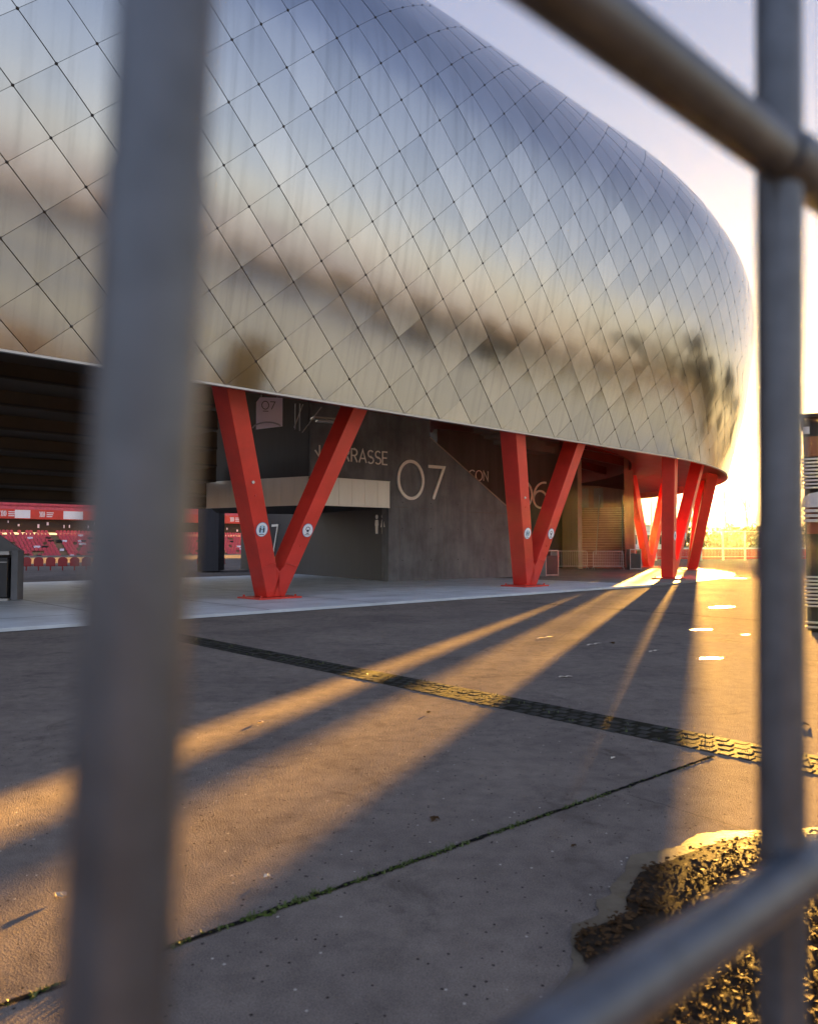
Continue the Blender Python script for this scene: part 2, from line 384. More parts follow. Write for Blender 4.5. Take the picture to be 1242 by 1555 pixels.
# --- bright trim along the lower edge, soffit and inner structure
def strip(mb, us, prof, mi=0, smooth=False):
    """prof: list of (b,z) -> swept along plan"""
    rows = [[tuple(inside(u, b, z)) for b, z in prof] for u in us]; o = len(mb.v); n = len(prof)
    for r in rows: mb.v += r
    for a in range(len(rows) - 1):
        for k in range(n - 1):
            q = o + a * n + k; mb.f.append((q, q + 1, q + n + 1, q + n)); mb.m.append(mi); mb.sm.append(smooth)
us = np.linspace(-24, 92, 240)
t_ = MB(); strip(t_, us, [(-.03, ZB + .01), (-.03, ZB - .035), (.07, ZB - .035), (.07, ZB + .01)]); t_.build('edge_trim', M['alu'], stadium)
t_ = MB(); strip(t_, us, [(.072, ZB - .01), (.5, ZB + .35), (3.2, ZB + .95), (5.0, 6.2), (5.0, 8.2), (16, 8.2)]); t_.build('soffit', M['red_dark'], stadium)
# unseen wall added on the far side, keeps low sun out of bowl
t_ = MB(); strip(t_, np.linspace(62, 106, 50), [(4, .0), (4, 9.0), (4.4, 9.0), (4.4, .0)]); t_.build('far_side_wall', M['concrete_slab'], stadium)
# red beams from above each support towards the bowl
for u in np.arange(-20, 66, 6.3):
    b_ = MB(); x, y, a = plan(u); d = Vector((-math.sin(a), math.cos(a), 0)); s_ = Vector((math.cos(a), math.sin(a), 0))
    p0 = Vector((x, y, 0)) + d * 1.2; p1 = Vector((x, y, 0)) + d * 9
    lo = [p0 - s_ * .18 + Vector((0, 0, 5.62)), p0 + s_ * .18 + Vector((0, 0, 5.62)), p1 + s_ * .18 + Vector((0, 0, 7.4)), p1 - s_ * .18 + Vector((0, 0, 7.4))]
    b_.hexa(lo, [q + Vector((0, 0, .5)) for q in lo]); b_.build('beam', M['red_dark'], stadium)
# stepped underside of the upper stand (left of the gate building)
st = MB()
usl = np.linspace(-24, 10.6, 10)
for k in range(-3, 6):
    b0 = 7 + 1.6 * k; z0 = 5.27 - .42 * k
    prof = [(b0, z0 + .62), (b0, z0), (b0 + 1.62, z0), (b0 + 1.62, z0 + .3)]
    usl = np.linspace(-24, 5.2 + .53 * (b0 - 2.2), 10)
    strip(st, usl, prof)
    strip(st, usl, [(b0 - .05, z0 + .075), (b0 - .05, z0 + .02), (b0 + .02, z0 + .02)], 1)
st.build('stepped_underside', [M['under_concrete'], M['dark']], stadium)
# raking stair slabs under the stand by the second support
rk = MB()
for k in range(5):
    c = Vector((4.2 + .55 * k, 38.0 + .5 * k, 7.55 - .22 * k)); rk.box(c, (3.0, 1.1, .34), T)
rk.build('raking_slab', M['concrete_slab'], stadium)

# ------------------------------------------------------------------ ground, paving, markings
gd = MB(); gd.add([(-400, -300, 0), (400, -300, 0), (400, 500, 0), (-400, 500, 0)], [(0, 1, 2, 3)])
tag(gd.build('ground', M['asphalt']), kind='structure')
pv = MB(); us = np.linspace(-24, 60, 120)
prof = [(-.80, .0), (-.80, .062), (-.785, .07), (16.5, .07)]
strip(pv, us[us < 21.5], prof)
us2 = np.linspace(us[us < 21.5][-1], 60, 70)
rows = []
for u in us2:
    k = max(0.0, 1 - (u - us2[0]) / 7.0); hh = .006 + .064 * k
    rows.append([tuple(inside(u, b, z)) for b, z in ((-.80 + .5 * (1 - k), .002), (-.80 + .5 * (1 - k), hh), (1.2, .0705 if k > 0 else .0702), (16.5, .07))])
o = len(pv.v); pv.v += [p for r in rows for p in r]
for a in range(len(rows) - 1):
    for k in range(3):
        q = o + a * 4 + k; pv.f.append((q, q + 1, q + 5, q + 4)); pv.m.append(2); pv.sm.append(False)
# tooled joints in the paving
for b in (1.0, 4.2):
    strip(pv, us[us < 21.5], [(b, .0735), (b + .025, .0735)], 1)
for u in np.arange(-23, 21, 3.1):
    a0, a1 = inside(u, -.7, .0735), inside(u, 12, .0735); x, y, a = plan(u); s_ = np.array([math.cos(a), math.sin(a), 0]) * .012
    pv.add([a0 - s_, a0 + s_, a1 + s_, a1 - s_], [(0, 1, 2, 3)], 1)
tag(pv.build('pavement', [M['paving'], M['groove'], M['paving_dark']]), kind='structure')
gu = MB(); strip(gu, us[us < 21.5], [(-.88, .004), (-.80, .004)]); tag(gu.build('kerb_shadow_strip', M['groove']), kind='structure')  # flat dark strip painting the shadow line at the kerb foot

# pale ground added out of view to brighten the shell's lower reflection
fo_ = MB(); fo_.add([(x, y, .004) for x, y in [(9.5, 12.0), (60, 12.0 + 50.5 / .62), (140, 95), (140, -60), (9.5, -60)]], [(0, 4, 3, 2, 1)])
M['reflector_ground'] = varied('reflector_ground_pale', (.27, .37, .52), .8, .2, .35, bump=.3, bscale=40, spec=.01)
tag(fo_.build('reflector_ground', M['reflector_ground']), kind='structure')
# sett-paved drain running away from the facade
dr = MB(); d0 = Vector((-4.4, 13.1, 0)); dd = Vector((.674, -.739, 0)); dn = Vector((.739, .674, 0)); W = .47
a = d0 - dn * W / 2; L_ = 18.0
dr.add([a + Vector((0, 0, .004)), a + dd * L_ + Vector((0, 0, .004)), a + dd * L_ + dn * W + Vector((0, 0, .004)), a + dn * W + Vector((0, 0, .004))], [(0, 1, 2, 3)])
for i in range(int(L_ / .135)):
    for k in range(4):
        if random.random() < .06: continue
        c = d0 + dd * (.135 * (i + (.5 if k % 2 else 0)) + random.uniform(-.01, .01)) + dn * ((k - 1.5) * .122 + random.uniform(-.006, .006))
        hh = random.uniform(.0045, .0085)
        x = (dd + dn * random.uniform(-.12, .12)).normalized(); y = Vector((-x.y, x.x, 0)); sx, sy = random.uniform(.046, .058), random.uniform(.045, .054)
        lo = [c + x * sx * e + y * sy * f for e, f in ((-1, -1), (1, -1), (1, 1), (-1, 1))]
        hi = [c + x * sx * .78 * e + y * sy * .78 * f + Vector((0, 0, hh)) for e, f in ((-1, -1), (1, -1), (1, 1), (-1, 1))]
        dr.hexa(lo, hi, 1)
tag(dr.build('drain_channel', [M['drain_bed'], M['sett']]), kind='structure')

def wobble_line(p0, p1, w, n, amp, name, m, z=.004):
    g = MB(); p0 = Vector(p0); p1 = Vector(p1); d = (p1 - p0).normalized(); nn = Vector((-d.y, d.x, 0)); L_ = (p1 - p0).length; vs = []
    for i in range(n + 1):
        c = p0 + d * L_ * i / n + nn * random.uniform(-amp, amp); ww = w * random.uniform(.6, 1.2)
        vs += [c - nn * ww / 2 + Vector((0, 0, z)), c + nn * ww / 2 + Vector((0, 0, z))]
    g.add(vs, [(2 * i, 2 * i + 2, 2 * i + 3, 2 * i + 1) for i in range(n)]); return tag(g.build(name, m), kind='structure')
c0, c1 = Vector((-2.65, 1.42, 0)), Vector((2.16, 5.43, 0))
wobble_line(c0, c1, .030, 160, .004, 'joint_crack', M['groove'])
wobble_line((2.42, 20.75, 0), (7.6, 14.45, 0), .05, 80, .006, 'joint_crack', M['groove'])
wobble_line((9.2, 27.9, 0), (12.2, 22.4, 0), .05, 60, .006, 'joint_crack', M['groove'])
wobble_line((1.3, 4.62, 0), (1.9, 3.9, 0), .004, 40, .01, 'joint_crack', M['groove'])
wobble_line((1.0, 10.9, 0), (1.9, 10.2, 0), .010, 40, .02, 'joint_crack', M['groove'])
# moss and grass growing in the long joint and in the drain
def blades(mb, c, n, h, spread, mi=0):
    for _ in range(n):
        a = random.uniform(0, 6.283); p = Vector(c) + Vector((random.gauss(0, spread), random.gauss(0, spread), 0))
        l = h * random.uniform(.4, 1.2); w = random.uniform(.002, .005); d = Vector((math.cos(a), math.sin(a), 0)); s_ = Vector((-d.y, d.x, 0)) * w
        q = p + d * l * .35 + Vector((0, 0, l * .6)); e = p + d * l * .9 + Vector((0, 0, l * .75))
        mb.add([p - s_, p + s_, q + s_ * .7, q - s_ * .7, e], [(0, 1, 2, 3), (3, 2, 4)], mi)
gm = MB(); cd = (c1 - c0); cn = Vector((-cd.y, cd.x, 0)).normalized()
for _ in range(950):
    t = random.random(); t = t if random.random() < .35 else t * .8
    keep = .5 + .5 * math.sin(t * 37) * math.sin(t * 91 + 1)
    if random.random() > keep + .25: continue
    c = c0 + cd * t + cn * random.gauss(0, .008)
    r = random.uniform(.005, .015) * (1.15 - .6 * t)        # moss cushions
    o = len(gm.v)
    for k in range(6):
        w = k * math.pi / 3; gm.v.append(tuple(c + Vector((math.cos(w) * r * random.uniform(.8, 1.3), math.sin(w) * r * random.uniform(.8, 1.3), .002))))
    gm.v.append(tuple(c + Vector((0, 0, r * .85))))
    for k in range(6): gm.f.append((o + k, o + (k + 1) % 6, o + 6)); gm.m.append(0); gm.sm.append(True)
    if random.random() < .45: blades(gm, c, 3, .028 * (1.1 - .6 * t), .008, 1)
for _ in range(170):
    c = d0 + dd * random.uniform(0, 13) + dn * random.gauss(0, .15)
    blades(gm, c + Vector((0, 0, .01)), 3, .028, .02, 1)
tag(gm.build('joint_grass', [M['moss'], M['grassy']]), kind='stuff', label='moss and short grass growing along the paving joints', cat='grass')

# wet silt with leaf litter (bottom right)
PU = [(2.9, 4.15), (2.3, 4.1), (1.867, 4.032), (1.693, 4.032), (1.5, 3.978), (1.345, 3.832), (1.244, 3.775), (1.137, 3.744), (1.073, 3.712), (.989, 3.529), (.922, 3.427), (.875, 3.363), (.876, 3.313), (.79, 3.253), (.778, 3.172), (.77, 3.117), (.643, 3.048), (.602, 2.878), (.583, 2.746), (.454, 2.553), (.349, 2.433), (.22, 2.185), (.1, 1.6), (2.9, 1.6)]
PI_ = [(2.9, 4.0), (2.298, 3.99), (1.791, 3.953), (1.593, 3.874), (1.428, 3.791), (1.249, 3.652), (1.116, 3.578), (1.045, 3.494), (.985, 3.395), (.921, 3.271), (.901, 3.156), (.812, 3.075), (.663, 2.998), (.616, 2.878), (.641, 2.746), (.49, 2.517), (.348, 2.295), (.2, 1.6), (2.9, 1.6)]
def rough(poly, amp, n):
    out = []
    for i in range(len(poly)):
        a = Vector(poly[i]); b = Vector(poly[(i + 1) % len(poly)])
        m = min(amp, (b - a).length * .07)
        for k in range(n): out.append(tuple(a.lerp(b, k / n) + Vector((random.uniform(-m, m), random.uniform(-m, m)))))
    return out
random.seed(5)
PU2, PI2 = rough(PU, .007, 4), rough(PI_, .008, 4)
def flat(poly, z, name, m, kind='structure'):
    bm = bmesh.new(); vs = [bm.verts.new((x, y, z)) for x, y in poly]; f = bm.faces.new(vs)
    if f.normal.z < 0: f.normal_flip()
    bmesh.ops.triangulate(bm, faces=[f]); f = None; bm.normal_update()
    for ff in bm.faces:
        if ff.normal.z < 0: ff.normal_flip()
    me = bpy.data.meshes.new(name); bm.to_mesh(me); bm.free(); me.materials.append(m)
    o = bpy.data.objects.new(name, me); COL.objects.link(o); return tag(o, kind=kind)
flat(PU2, .004, 'silt', M['silt']); flat(PI2, .008, 'mud', M['mud'])
def inpoly(x, y, poly):
    c = False
    for i in range(len(poly)):
        x0, y0 = poly[i - 1]; x1, y1 = poly[i]
        if (y0 > y) != (y1 > y) and x < (x1 - x0) * (y - y0) / (y1 - y0) + x0: c = not c
    return c
def leaf(mb, c, L_, a, pitch, curl, mi=0):
    x = Vector((math.cos(a), math.sin(a), 0)); y = Vector((-x.y, x.x, 0)); z = Vector((0, 0, 1))
    tx = x * math.cos(pitch) + z * math.sin(pitch); w = L_ * random.uniform(.28, .5); c = Vector(c)
    pts = [c - tx * L_ / 2, c - tx * L_ * .1 + y * w + z * curl, c + tx * L_ / 2 + z * curl * .4, c - tx * L_ * .1 - y * w + z * curl * random.uniform(.2, 1.2), c]
    mb.add(pts, [(0, 4, 1), (4, 2, 1), (0, 3, 4), (4, 3, 2)], mi)
lf = MB(); cnt = 0; random.seed(21)
while cnt < 8500:
    x, y = random.uniform(.3, 2.7), random.uniform(1.8, 4.0)
    if not inpoly(x, y, PI_): continue
    dens = .55 + .45 * math.sin(x * 9 + y * 4) * math.sin(y * 11 - x * 3)
    if random.random() > dens + .15: continue
    cnt += 1
    leaf(lf, (x, y, .012 + random.random() * .020), random.uniform(.010, .036) * (1.5 if random.random() < .06 else 1), random.uniform(0, 6.283), random.gauss(0, .16), random.uniform(.0008, .007))
tag(lf.build('leaf_litter', M['leaf']), kind='stuff', label='wet brown dead leaves littering the muddy puddle', cat='leaves')

# shallow rain puddles on the plaza
for k, (x, y, a, b, rot) in enumerate([(7.6, 18.4, .36, .18, .3), (5.15, 13.5, .20, .10, .2), (4.0, 10.09, .14, .09, .4), (14.1, 36.0, 1.0, 1.8, .2), (5.66, 12.75, .10, .035, .6)]):
    poly = []
    for i in range(28):
        w = i * 2 * math.pi / 28; r = 1 + .25 * math.sin(2 * w + k) + .16 * math.sin(5 * w + 2 * k)
        X, Y = math.cos(w) * a * r, math.sin(w) * b * r
        poly.append((x + X * math.cos(rot) - Y * math.sin(rot), y + X * math.sin(rot) + Y * math.cos(rot)))
    flat(poly, .004, 'puddle', M['water'])
# small litter: single leaves and pale strips
LP = [(.133, 4.184, .06, 'curled dark leaf on the shaded asphalt near the mossy joint'), (3.277, 6.351, .10, 'large dark leaf on sunlit asphalt right of the upright bar'),
      (-1.491, 3.283, .05, 'pale curled leaf at the far left beside the thick bar'), (.171, 6.82, .045, 'small dark leaf in the broad sunlit band before the drain'),
      (-1.259, 6.444, .05, 'pale leaf on the upper sunlit band right of the thick bar'), (-.643, 3.474, .03, 'tiny pale leaf at the shaded edge of the lowest sunlit band'),
      (1.43, 5.364, .035, 'pale leaf between drain and mossy joint in shade'), (.815, 3.816, .03, 'small leaf on shaded asphalt left of the muddy puddle'),
      (3.1, 11.6, .09, 'dark leaf in the pillar shadow beyond the drain')]
for x, y, l, lab in LP:
    g = MB(); leaf(g, (x, y, .008), l, random.uniform(0, 3), .15, l * .22); leaf(g, (x + l * .3, y + l * .1, .010), l * .7, random.uniform(0, 3), .2, l * .2)
    solo(g, 'fallen_leaf', M['paper'] if 'pale' in lab else M['leaf'], lab, 'leaf', 'single leaves lying on the plaza')
for x, y, l, a, lab in [(2.80, 11.49, .36, .75, 'pale strip of litter in the broad pillar shadow, nearer the left'), (3.467, 10.75, .24, .75, 'pale strip of litter at the shadow edge beside a dark leaf'), (2.2, 12.3, .40, .75, 'pale strip of litter lying in the sunlit band'), (1.78, 8.65, .16, .2, 'small pale strip of litter in shade just beyond the drain')]:
    g = MB(); d = Vector((math.cos(a), math.sin(a), 0)); s_ = Vector((-d.y, d.x, 0)); c = Vector((x, y, .004)); n = 6; vs = []
    for i in range(n + 1):
        q = c + d * l * (i / n - .5) + s_ * .006 * math.sin(i * 1.7); z = Vector((0, 0, .004 + .010 * abs(math.sin(i * 1.1))))
        vs += [q - s_ * .022 + z, q + s_ * .022 + z]
    g.add(vs, [(2 * i, 2 * i + 2, 2 * i + 3, 2 * i + 1) for i in range(n)])
    solo(g, 'litter_strip', M['paper'], lab, 'litter', 'pale strips of litter on the plaza')

# ------------------------------------------------------------------ lettering
def arc(cx, cy, rx, ry, a0, a1, n=24):
    return [(cx + rx * math.cos(R(a0 + (a1 - a0) * i / n)), cy + ry * math.sin(R(a0 + (a1 - a0) * i / n))) for i in range(n + 1)]
GL = {  # stroke glyphs on a cap height of 1: (advance, [(points, closed)])
    'T': (.66, [([(0, 1), (.6, 1)], 0), ([(.3, 1), (.3, 0)], 0)]),
    'E': (.60, [([(.5, 1), (0.03, 1), (.03, 0), (.5, 0)], 0), ([(.03, .52), (.44, .52)], 0)]),
    'R': (.68, [([(.03, 0), (.03, 1)] + [(.3, 1)] + arc(.3, .75, .25, .25, 90, -90, 12) + [(.03, .5)], 0), ([(.3, .5), (.57, 0)], 0)]),
    'A': (.74, [([(0, 0), (.34, 1), (.68, 0)], 0), ([(.12, .33), (.56, .33)], 0)]),
    'S': (.64, [(arc(.29, .745, .25, .255, 35, 270, 16) + arc(.29, .245, .27, .245, 90, -145, 16), 0)]),
    'B': (.66, [([(.03, 0), (.03, 1), (.28, 1)] + arc(.28, .76, .23, .24, 90, -90, 10) + [(.03, .52)], 0), ([(.28, .52)] + arc(.28, .26, .27, .26, 90, -90, 10) + [(.03, 0)], 0)]),
    'L': (.54, [([(.03, 1), (.03, 0), (.46, 0)], 0)]),
    'C': (.78, [(arc(.46, .5, .43, .5, 48, 312, 24), 0)]),
    'O': (.92, [(arc(.45, .5, .43, .5, 0, 345, 23), 1)]),
    'N': (.76, [([(.04, 0), (.04, 1), (.62, 0), (.62, 1)], 0)]),
    '0': (.96, [(arc(.45, .5, .42, .5, 0, 354, 59), 1)]),
    '7': (.74, [([(.04, .955), (.64, .955), (.22, 0)], 0)]),
    '6': (.84, [(arc(.42, .33, .36, .33, 0, 351, 39), 1), (arc(.66, .36, .60, .64, 180, 82, 14), 0)]),
}
def word(text, o, ux, size, stroke, th=.03, gap=.08, uy=(0, 0, 1)):
    g = MB(); x = 0; ux = Vector(ux); uy = Vector(uy); o = Vector(o)
    for ch in text:
        adv, strokes = GL[ch]
        for pts, closed in strokes:
            g.ribbon([((x + a) * size, b * size) for a, b in pts], stroke, o, ux, uy, th, 0, bool(closed))
        x += adv + gap
    return g, x * size
# face direction of a wall running along d, seen from the outside: lettering reads along d

# ------------------------------------------------------------------ gate building with numeral 07
FL = .07
G0 = Vector((-3.63, 27.70, 0)); G1 = Vector((-.81, 30.0, 0)); G2 = Vector((4.70, 34.35, 0))
tw = (G2 - G1).normalized(); nw = Vector((-tw.y, tw.x, 0))       # wall direction, inward
gate = thing('gate_building', (1.9, 32, FL), 'dark concrete gate building with large numeral 07 and diagonal cut top', 'gate building')
# main wall: vertical left, raking top on the right
wlen = (G2 - G1).length
poly = [(0, FL), (wlen, FL), (wlen, 3.06), (wlen - .15, 3.14), (2.15, 6.0), (2.15, 7.6), (0, 7.6)]
g = MB(); g.plate(poly, G1 + nw * .45, tw, Vector((0, 0, 1)), .45); g.build('concrete_wall', M['concrete'], gate)
# formwork joint and drip lines, very shallow recess strips proud 2 mm
g = MB()
for (x0, z0, x1, z1, w) in [(.25, 3.05, 1.0, 3.05, .018), (1.55, 3.02, 2.4, 3.02, .014), (3.9, 2.95, wlen - .2, 2.95, .018), (2.9, .1, 2.9, 5.0, .012), (.55, 1.2, .55, 2.95, .02)]:
    d = Vector((x1 - x0, 0, z1 - z0))
    if x1 != x0: g.plate([(x0, z0 - w / 2), (x1, z0 - w / 2), (x1, z0 + w / 2), (x0, z0 + w / 2)], G1, tw, Vector((0, 0, 1)), .002)
    else: g.plate([(x0 - w / 2, z0), (x0 + w / 2, z0), (x0 + w / 2, z1), (x0 - w / 2, z1)], G1, tw, Vector((0, 0, 1)), .002)
g.build('formwork_joint', M['concrete_slab'], gate)
g = MB()
for x_0 in (.7, 2.2, 3.7, 5.2):
    for z_0 in (.9, 2.2, 3.25):
        if x_0 > 4 and z_0 > 3: continue
        c = G1 + tw * x_0 + Vector((0, 0, z_0)); g.tube([c + nw * .004, c - nw * .003], .022, 10)
tg_ = g.build('tie_holes', M['dark'], gate); tg_['kind'] = 'stuff'
# capping along the rake
a0 = G1 + tw * 2.15 + Vector((0, 0, 6.0)); a1 = G1 + tw * (wlen - .15) + Vector((0, 0, 3.14)); dr_ = (a1 - a0).normalized()
g = MB(); up = dr_.cross(-nw); g.box((a0 + a1) / 2 + nw * .22 + Vector((0, 0, .02)), ((a1 - a0).length, .5, .04), dr_, up=(up if up.z > 0 else -up)); g.build('coping', M['tan_wall'], gate)
# big 07
g, _ = word('0', G1 + tw * .42 + Vector((0, 0, 3.42)) - nw * .003, tw, 1.52, .125, .05); g.build('numeral', M['letter'], gate)
g, _ = word('7', G1 + tw * 1.98 + Vector((0, 0, 3.44)) - nw * .003, tw, 1.42, .125, .05); g.build('numeral', M['letter'], gate)
# upper storey over the entrance
K0 = Vector((-8.1, 30.3, 0)); tl = (G0 - K0).normalized()
up_poly = [(G0.x, G0.y), (G1.x, G1.y), (G1.x - 4.3, G1.y + 6.2), (K0.x - 1.0, K0.y + 4.6), (K0.x, K0.y)]
g = MB(); g.prism([(p[0], p[1]) for p in up_poly], 4.05, 7.6); g.build('upper_storey', M['concrete'], gate)
tf = (G1 - G0).normalized(); nf = Vector((-tf.y, tf.x, 0))
nl = Vector((-tl.y, tl.x, 0))
# the lit front face and the black left face
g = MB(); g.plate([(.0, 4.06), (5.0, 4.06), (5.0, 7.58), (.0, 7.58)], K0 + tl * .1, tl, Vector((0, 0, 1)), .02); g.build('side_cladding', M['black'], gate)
# canopy band of metal panels
def band(A, B, z0, z1, n, name):
    t = (B - A).normalized(); L_ = (B - A).length; nn = Vector((-t.y, t.x, 0)); g = MB()
    for i in range(n):
        x0, x1 = L_ * i / n + .004, L_ * (i + 1) / n - .004
        g.plate([(x0, z0), (x1, z0), (x1, z1), (x0, z1)], A, t, Vector((0, 0, 1)), .07)
    g.plate([(0, z1), (L_, z1), (L_, z1 + .035), (0, z1 + .035)], A, t, Vector((0, 0, 1)), .09)
    g.plate([(0, z0 - .03), (L_, z0 - .03), (L_, z0), (0, z0)], A, t, Vector((0, 0, 1)), .09)
    return g.build(name, M['canopy'], gate)
band(G0, G1 - tf * .0, 3.02, 4.02, 6, 'canopy_band'); band(K0, G0 - tl * .075, 3.02, 4.02, 8, 'canopy_band')
g = MB(); g.prism([(p[0], p[1]) for p in [(G0.x + .02, G0.y + .15), (G1.x - .02, G1.y + .08), (G1.x - 4.3, G1.y + 6.2), (K0.x - .8, K0.y + 4.6), (K0.x + .1, K0.y + .1)]], 3.0, 4.048); g.build('canopy_underside', M['dark'], gate)
# TERRASSE with its arrow
g, wd = word('TERRASSE', G0 + tf * .72 + Vector((0, 0, 4.72)) - nf * .003, tf, .50, .052, .03, .075); g.build('lettering', M['letter'], gate)
g = MB(); o_ = G0 + tf * .18 + Vector((0, 0, 4.74)) - nf * .003
for pts in ([(.2, .5), (.2, .05)], [(.0, .30), (.2, .05), (.4, .30)]): g.ribbon(pts, .05, o_, tf, Vector((0, 0, 1)), .03)
g.build('arrow_sign', M['letter'], gate)
# black recessed side wall under the canopy, reaching into the bowl
B0 = Vector((-.86, 30.06, 0)); B1 = Vector((-10.15, 45.6, 0)); tb = (B1 - B0).normalized(); nb = Vector((-tb.y, tb.x, 0))
g = MB(); Lb = (B1 - B0).length
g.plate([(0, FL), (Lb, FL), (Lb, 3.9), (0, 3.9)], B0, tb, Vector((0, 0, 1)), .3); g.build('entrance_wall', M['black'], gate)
# toilet symbols near the corner: the wall faces -nb... seen from the left, text runs from B1 to B0
rb_ = -tb; fo = B0 + nb * .001
for k, xx in enumerate((.34, .86)):
    g = MB(); o_ = B0 + tb * xx + Vector((0, 0, 2.0)) + nb * 0.0
    man = [(-.10, .55), (-.14, .35), (-.10, .28), (-.08, -.02), (-.02, -.02), (0, .2), (.02, -.02), (.08, -.02), (.10, .28), (.14, .35), (.10, .55)]
    wom = [(-.08, .55), (-.17, .24), (-.07, .24), (-.07, -.02), (.07, -.02), (.07, .24), (.17, .24), (.08, .55)]
    g.plate(man if k else wom, o_, rb_, Vector((0, 0, 1)), .03); g.plate([(.09 * math.cos(i * math.pi / 6), .67 + .09 * math.sin(i * math.pi / 6)) for i in range(12)], o_, rb_, Vector((0, 0, 1)), .03)
    g.build('toilet_symbol', M['letter'], gate)
# second 07 far along the black wall
g, _ = word('0', B0 + tb * 15.2 + Vector((0, 0, 1.1)), -tb, 1.55, .12, .04); g.build('numeral', M['letter'], gate)
g, _ = word('7', B0 + tb * 12.9 + Vector((0, 0, 1.15)), -tb, 1.5, .12, .04); g.build('numeral', M['letter'], gate)
# dark pier on the far side of the passage
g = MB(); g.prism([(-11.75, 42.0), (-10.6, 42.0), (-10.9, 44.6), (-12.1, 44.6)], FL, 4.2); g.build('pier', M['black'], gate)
# high-level sign panel 07 and lamp frame hanging by the first support
sg = thing('hanging_sign', (-4.35, 22.6, 5.05), 'lilac grey sign panel with small 07 hanging behind first red support', 'sign')
sx = Vector((.98, .2, 0)).normalized(); so = Vector((-4.58, 22.45, 4.98))
g = MB(); g.plate([(0, .0), (.78, .12), (.78, .98), (.12, .98), (0, .82)], so + sx.cross(Vector((0, 0, 1))) * -.03, sx, Vector((0, 0, 1)), .03); g.build('panel', M['sign'], sg)
g, _ = word('07', so + sx * .16 + Vector((0, 0, .62)) , sx, .24, .022, .006, .04); g.build('numeral', M['dark_letter'], sg)
g = MB(); g.ribbon([(.2, .56), (.36, .56)], .02, so, sx, Vector((0, 0, 1)), .006); g.build('small_print', M['dark_letter'], sg)
for xx in (.15, .62):
    g = MB(); g.tube([so + sx * xx + Vector((0, 0, .97)), so + sx * xx + Vector((0, 0, 1.6))], .012); g.build('hanger', M['steel'], sg)
lr = thing('service_frame', (-3.0, 23.4, 5.1), 'dull steel service frame with conduit bends under the shell edge', 'frame')
g = MB()
for a_, b_ in [((-3.55, 23.2, 5.15), (-3.30, 23.3, 5.9)), ((-3.52, 23.2, 5.1), (-3.52, 23.2, 5.9)), ((-3.38, 23.2, 5.05), (-3.38, 23.2, 5.9)), ((-3.30, 23.2, 5.0), (-2.75, 23.5, 5.85))]: g.tube([a_, b_], .016, 6)
g.build('rod', M['steel'], lr)
g = MB(); g.box((-2.62, 23.8, 5.52), (.95, .35, .06), (.9, .43, 0)); g.box((-2.55, 23.75, 5.42), (.8, .22, .05), (.9, .43, 0)); g.build('lamp_housing', M['alu'], lr)
g = MB(); g.tube([Vector((-4.62 + .45 * (1 - math.cos(w)), 22.1, 4.92 + .22 * math.sin(w))) for w in np.linspace(.2, 2.6, 9)], .022, 6); g.build('conduit_bend', M['steel'], lr)

# ------------------------------------------------------------------ gate wall 06
w6 = thing('gate_wall', (6, 45.5, FL), 'dark brown inner wall with large numeral 06 behind the second red support', 'wall')
A6 = Vector((1.6, 42.4, 0)); B6 = Vector((10.05, 48.3, 0)); t6 = (B6 - A6).normalized(); n6 = Vector((-t6.y, t6.x, 0))
L6 = (B6 - A6).length
g = MB(); g.plate([(0, FL), (L6, FL), (L6, 8.1), (0, 8.1)], A6 + n6 * .4, t6, Vector((0, 0, 1)), .4); g.build('concrete_wall', M['charcoal'], w6)
g, _ = word('0', A6 + t6 * 5.9 + Vector((0, 0, 3.85)) , t6, 1.6, .12, .05); g.build('numeral', M['letter'], w6)
g, _ = word('6', A6 + t6 * 7.35 + Vector((0, 0, 3.85)) , t6, 1.6, .12, .05); g.build('numeral', M['letter'], w6)
g, wd = word('BALCON', A6 + t6 * .98 + Vector((0, 0, 5.32)), t6, .58, .055, .03, .10); g.build('lettering', M['letter'], w6)
g = MB(); g.prism([(9.66, 47.6), (10.35, 46.2), (10.62, 46.3), (10.1, 48.6)], FL, 6.8); g.build('end_pier', M['tan_wall'], w6)
# low concrete ramp wall seen in the fork of the second support
g = MB(); e0 = Vector((5.3, 36.9, 0)); tE = Vector((.80, .60, 0)); g.plate([(0, FL), (1.9, FL), (1.9, .9), (.5, 2.2), (0, 2.2)], e0, tE, Vector((0, 0, 1)), .25)
solo(g, 'parapet_wall', M['concrete'], 'small sloping grey parapet seen in the fork of the second support', 'wall')

# ------------------------------------------------------------------ staircase up to the stand
stz = thing('staircase', (12.4, 48, FL), 'broad brick red concrete staircase rising under the stand', 'staircase')
ax = Vector((.28, .96, 0)).normalized(); sx_ = Vector((ax.y, -ax.x, 0)); s0 = Vector((11.78, 47.6, 0))
g = MB(); nst = 24; rise, tread = .172, .31
for k in range(nst):
    g.box(s0 + ax * (tread * (k + .5)) + Vector((0, 0, FL + rise * (k + 1) / 2)), (3.5, tread, rise * (k + 1)), sx_)
    g.box(s0 + ax * (tread * k + .02) + Vector((0, 0, FL + rise * (k + 1) + .006)), (3.46, .09, .03), sx_, 1)
g.build('flight', [M['stair'], M['lit_nosing']], stz)
top = s0 + ax * tread * nst; ztop = FL + rise * nst
g = MB(); g.box(top + ax * 1.5 + Vector((0, 0, ztop / 2)), (3.5, 3.0, ztop), sx_); g.build('landing', M['stair'], stz)
g = MB(); g.box(top + ax * 3.2 + Vector((0, 0, 4.1)), (4.6, .3, 8.2), sx_); g.build('back_wall', M['stairwall'], stz)
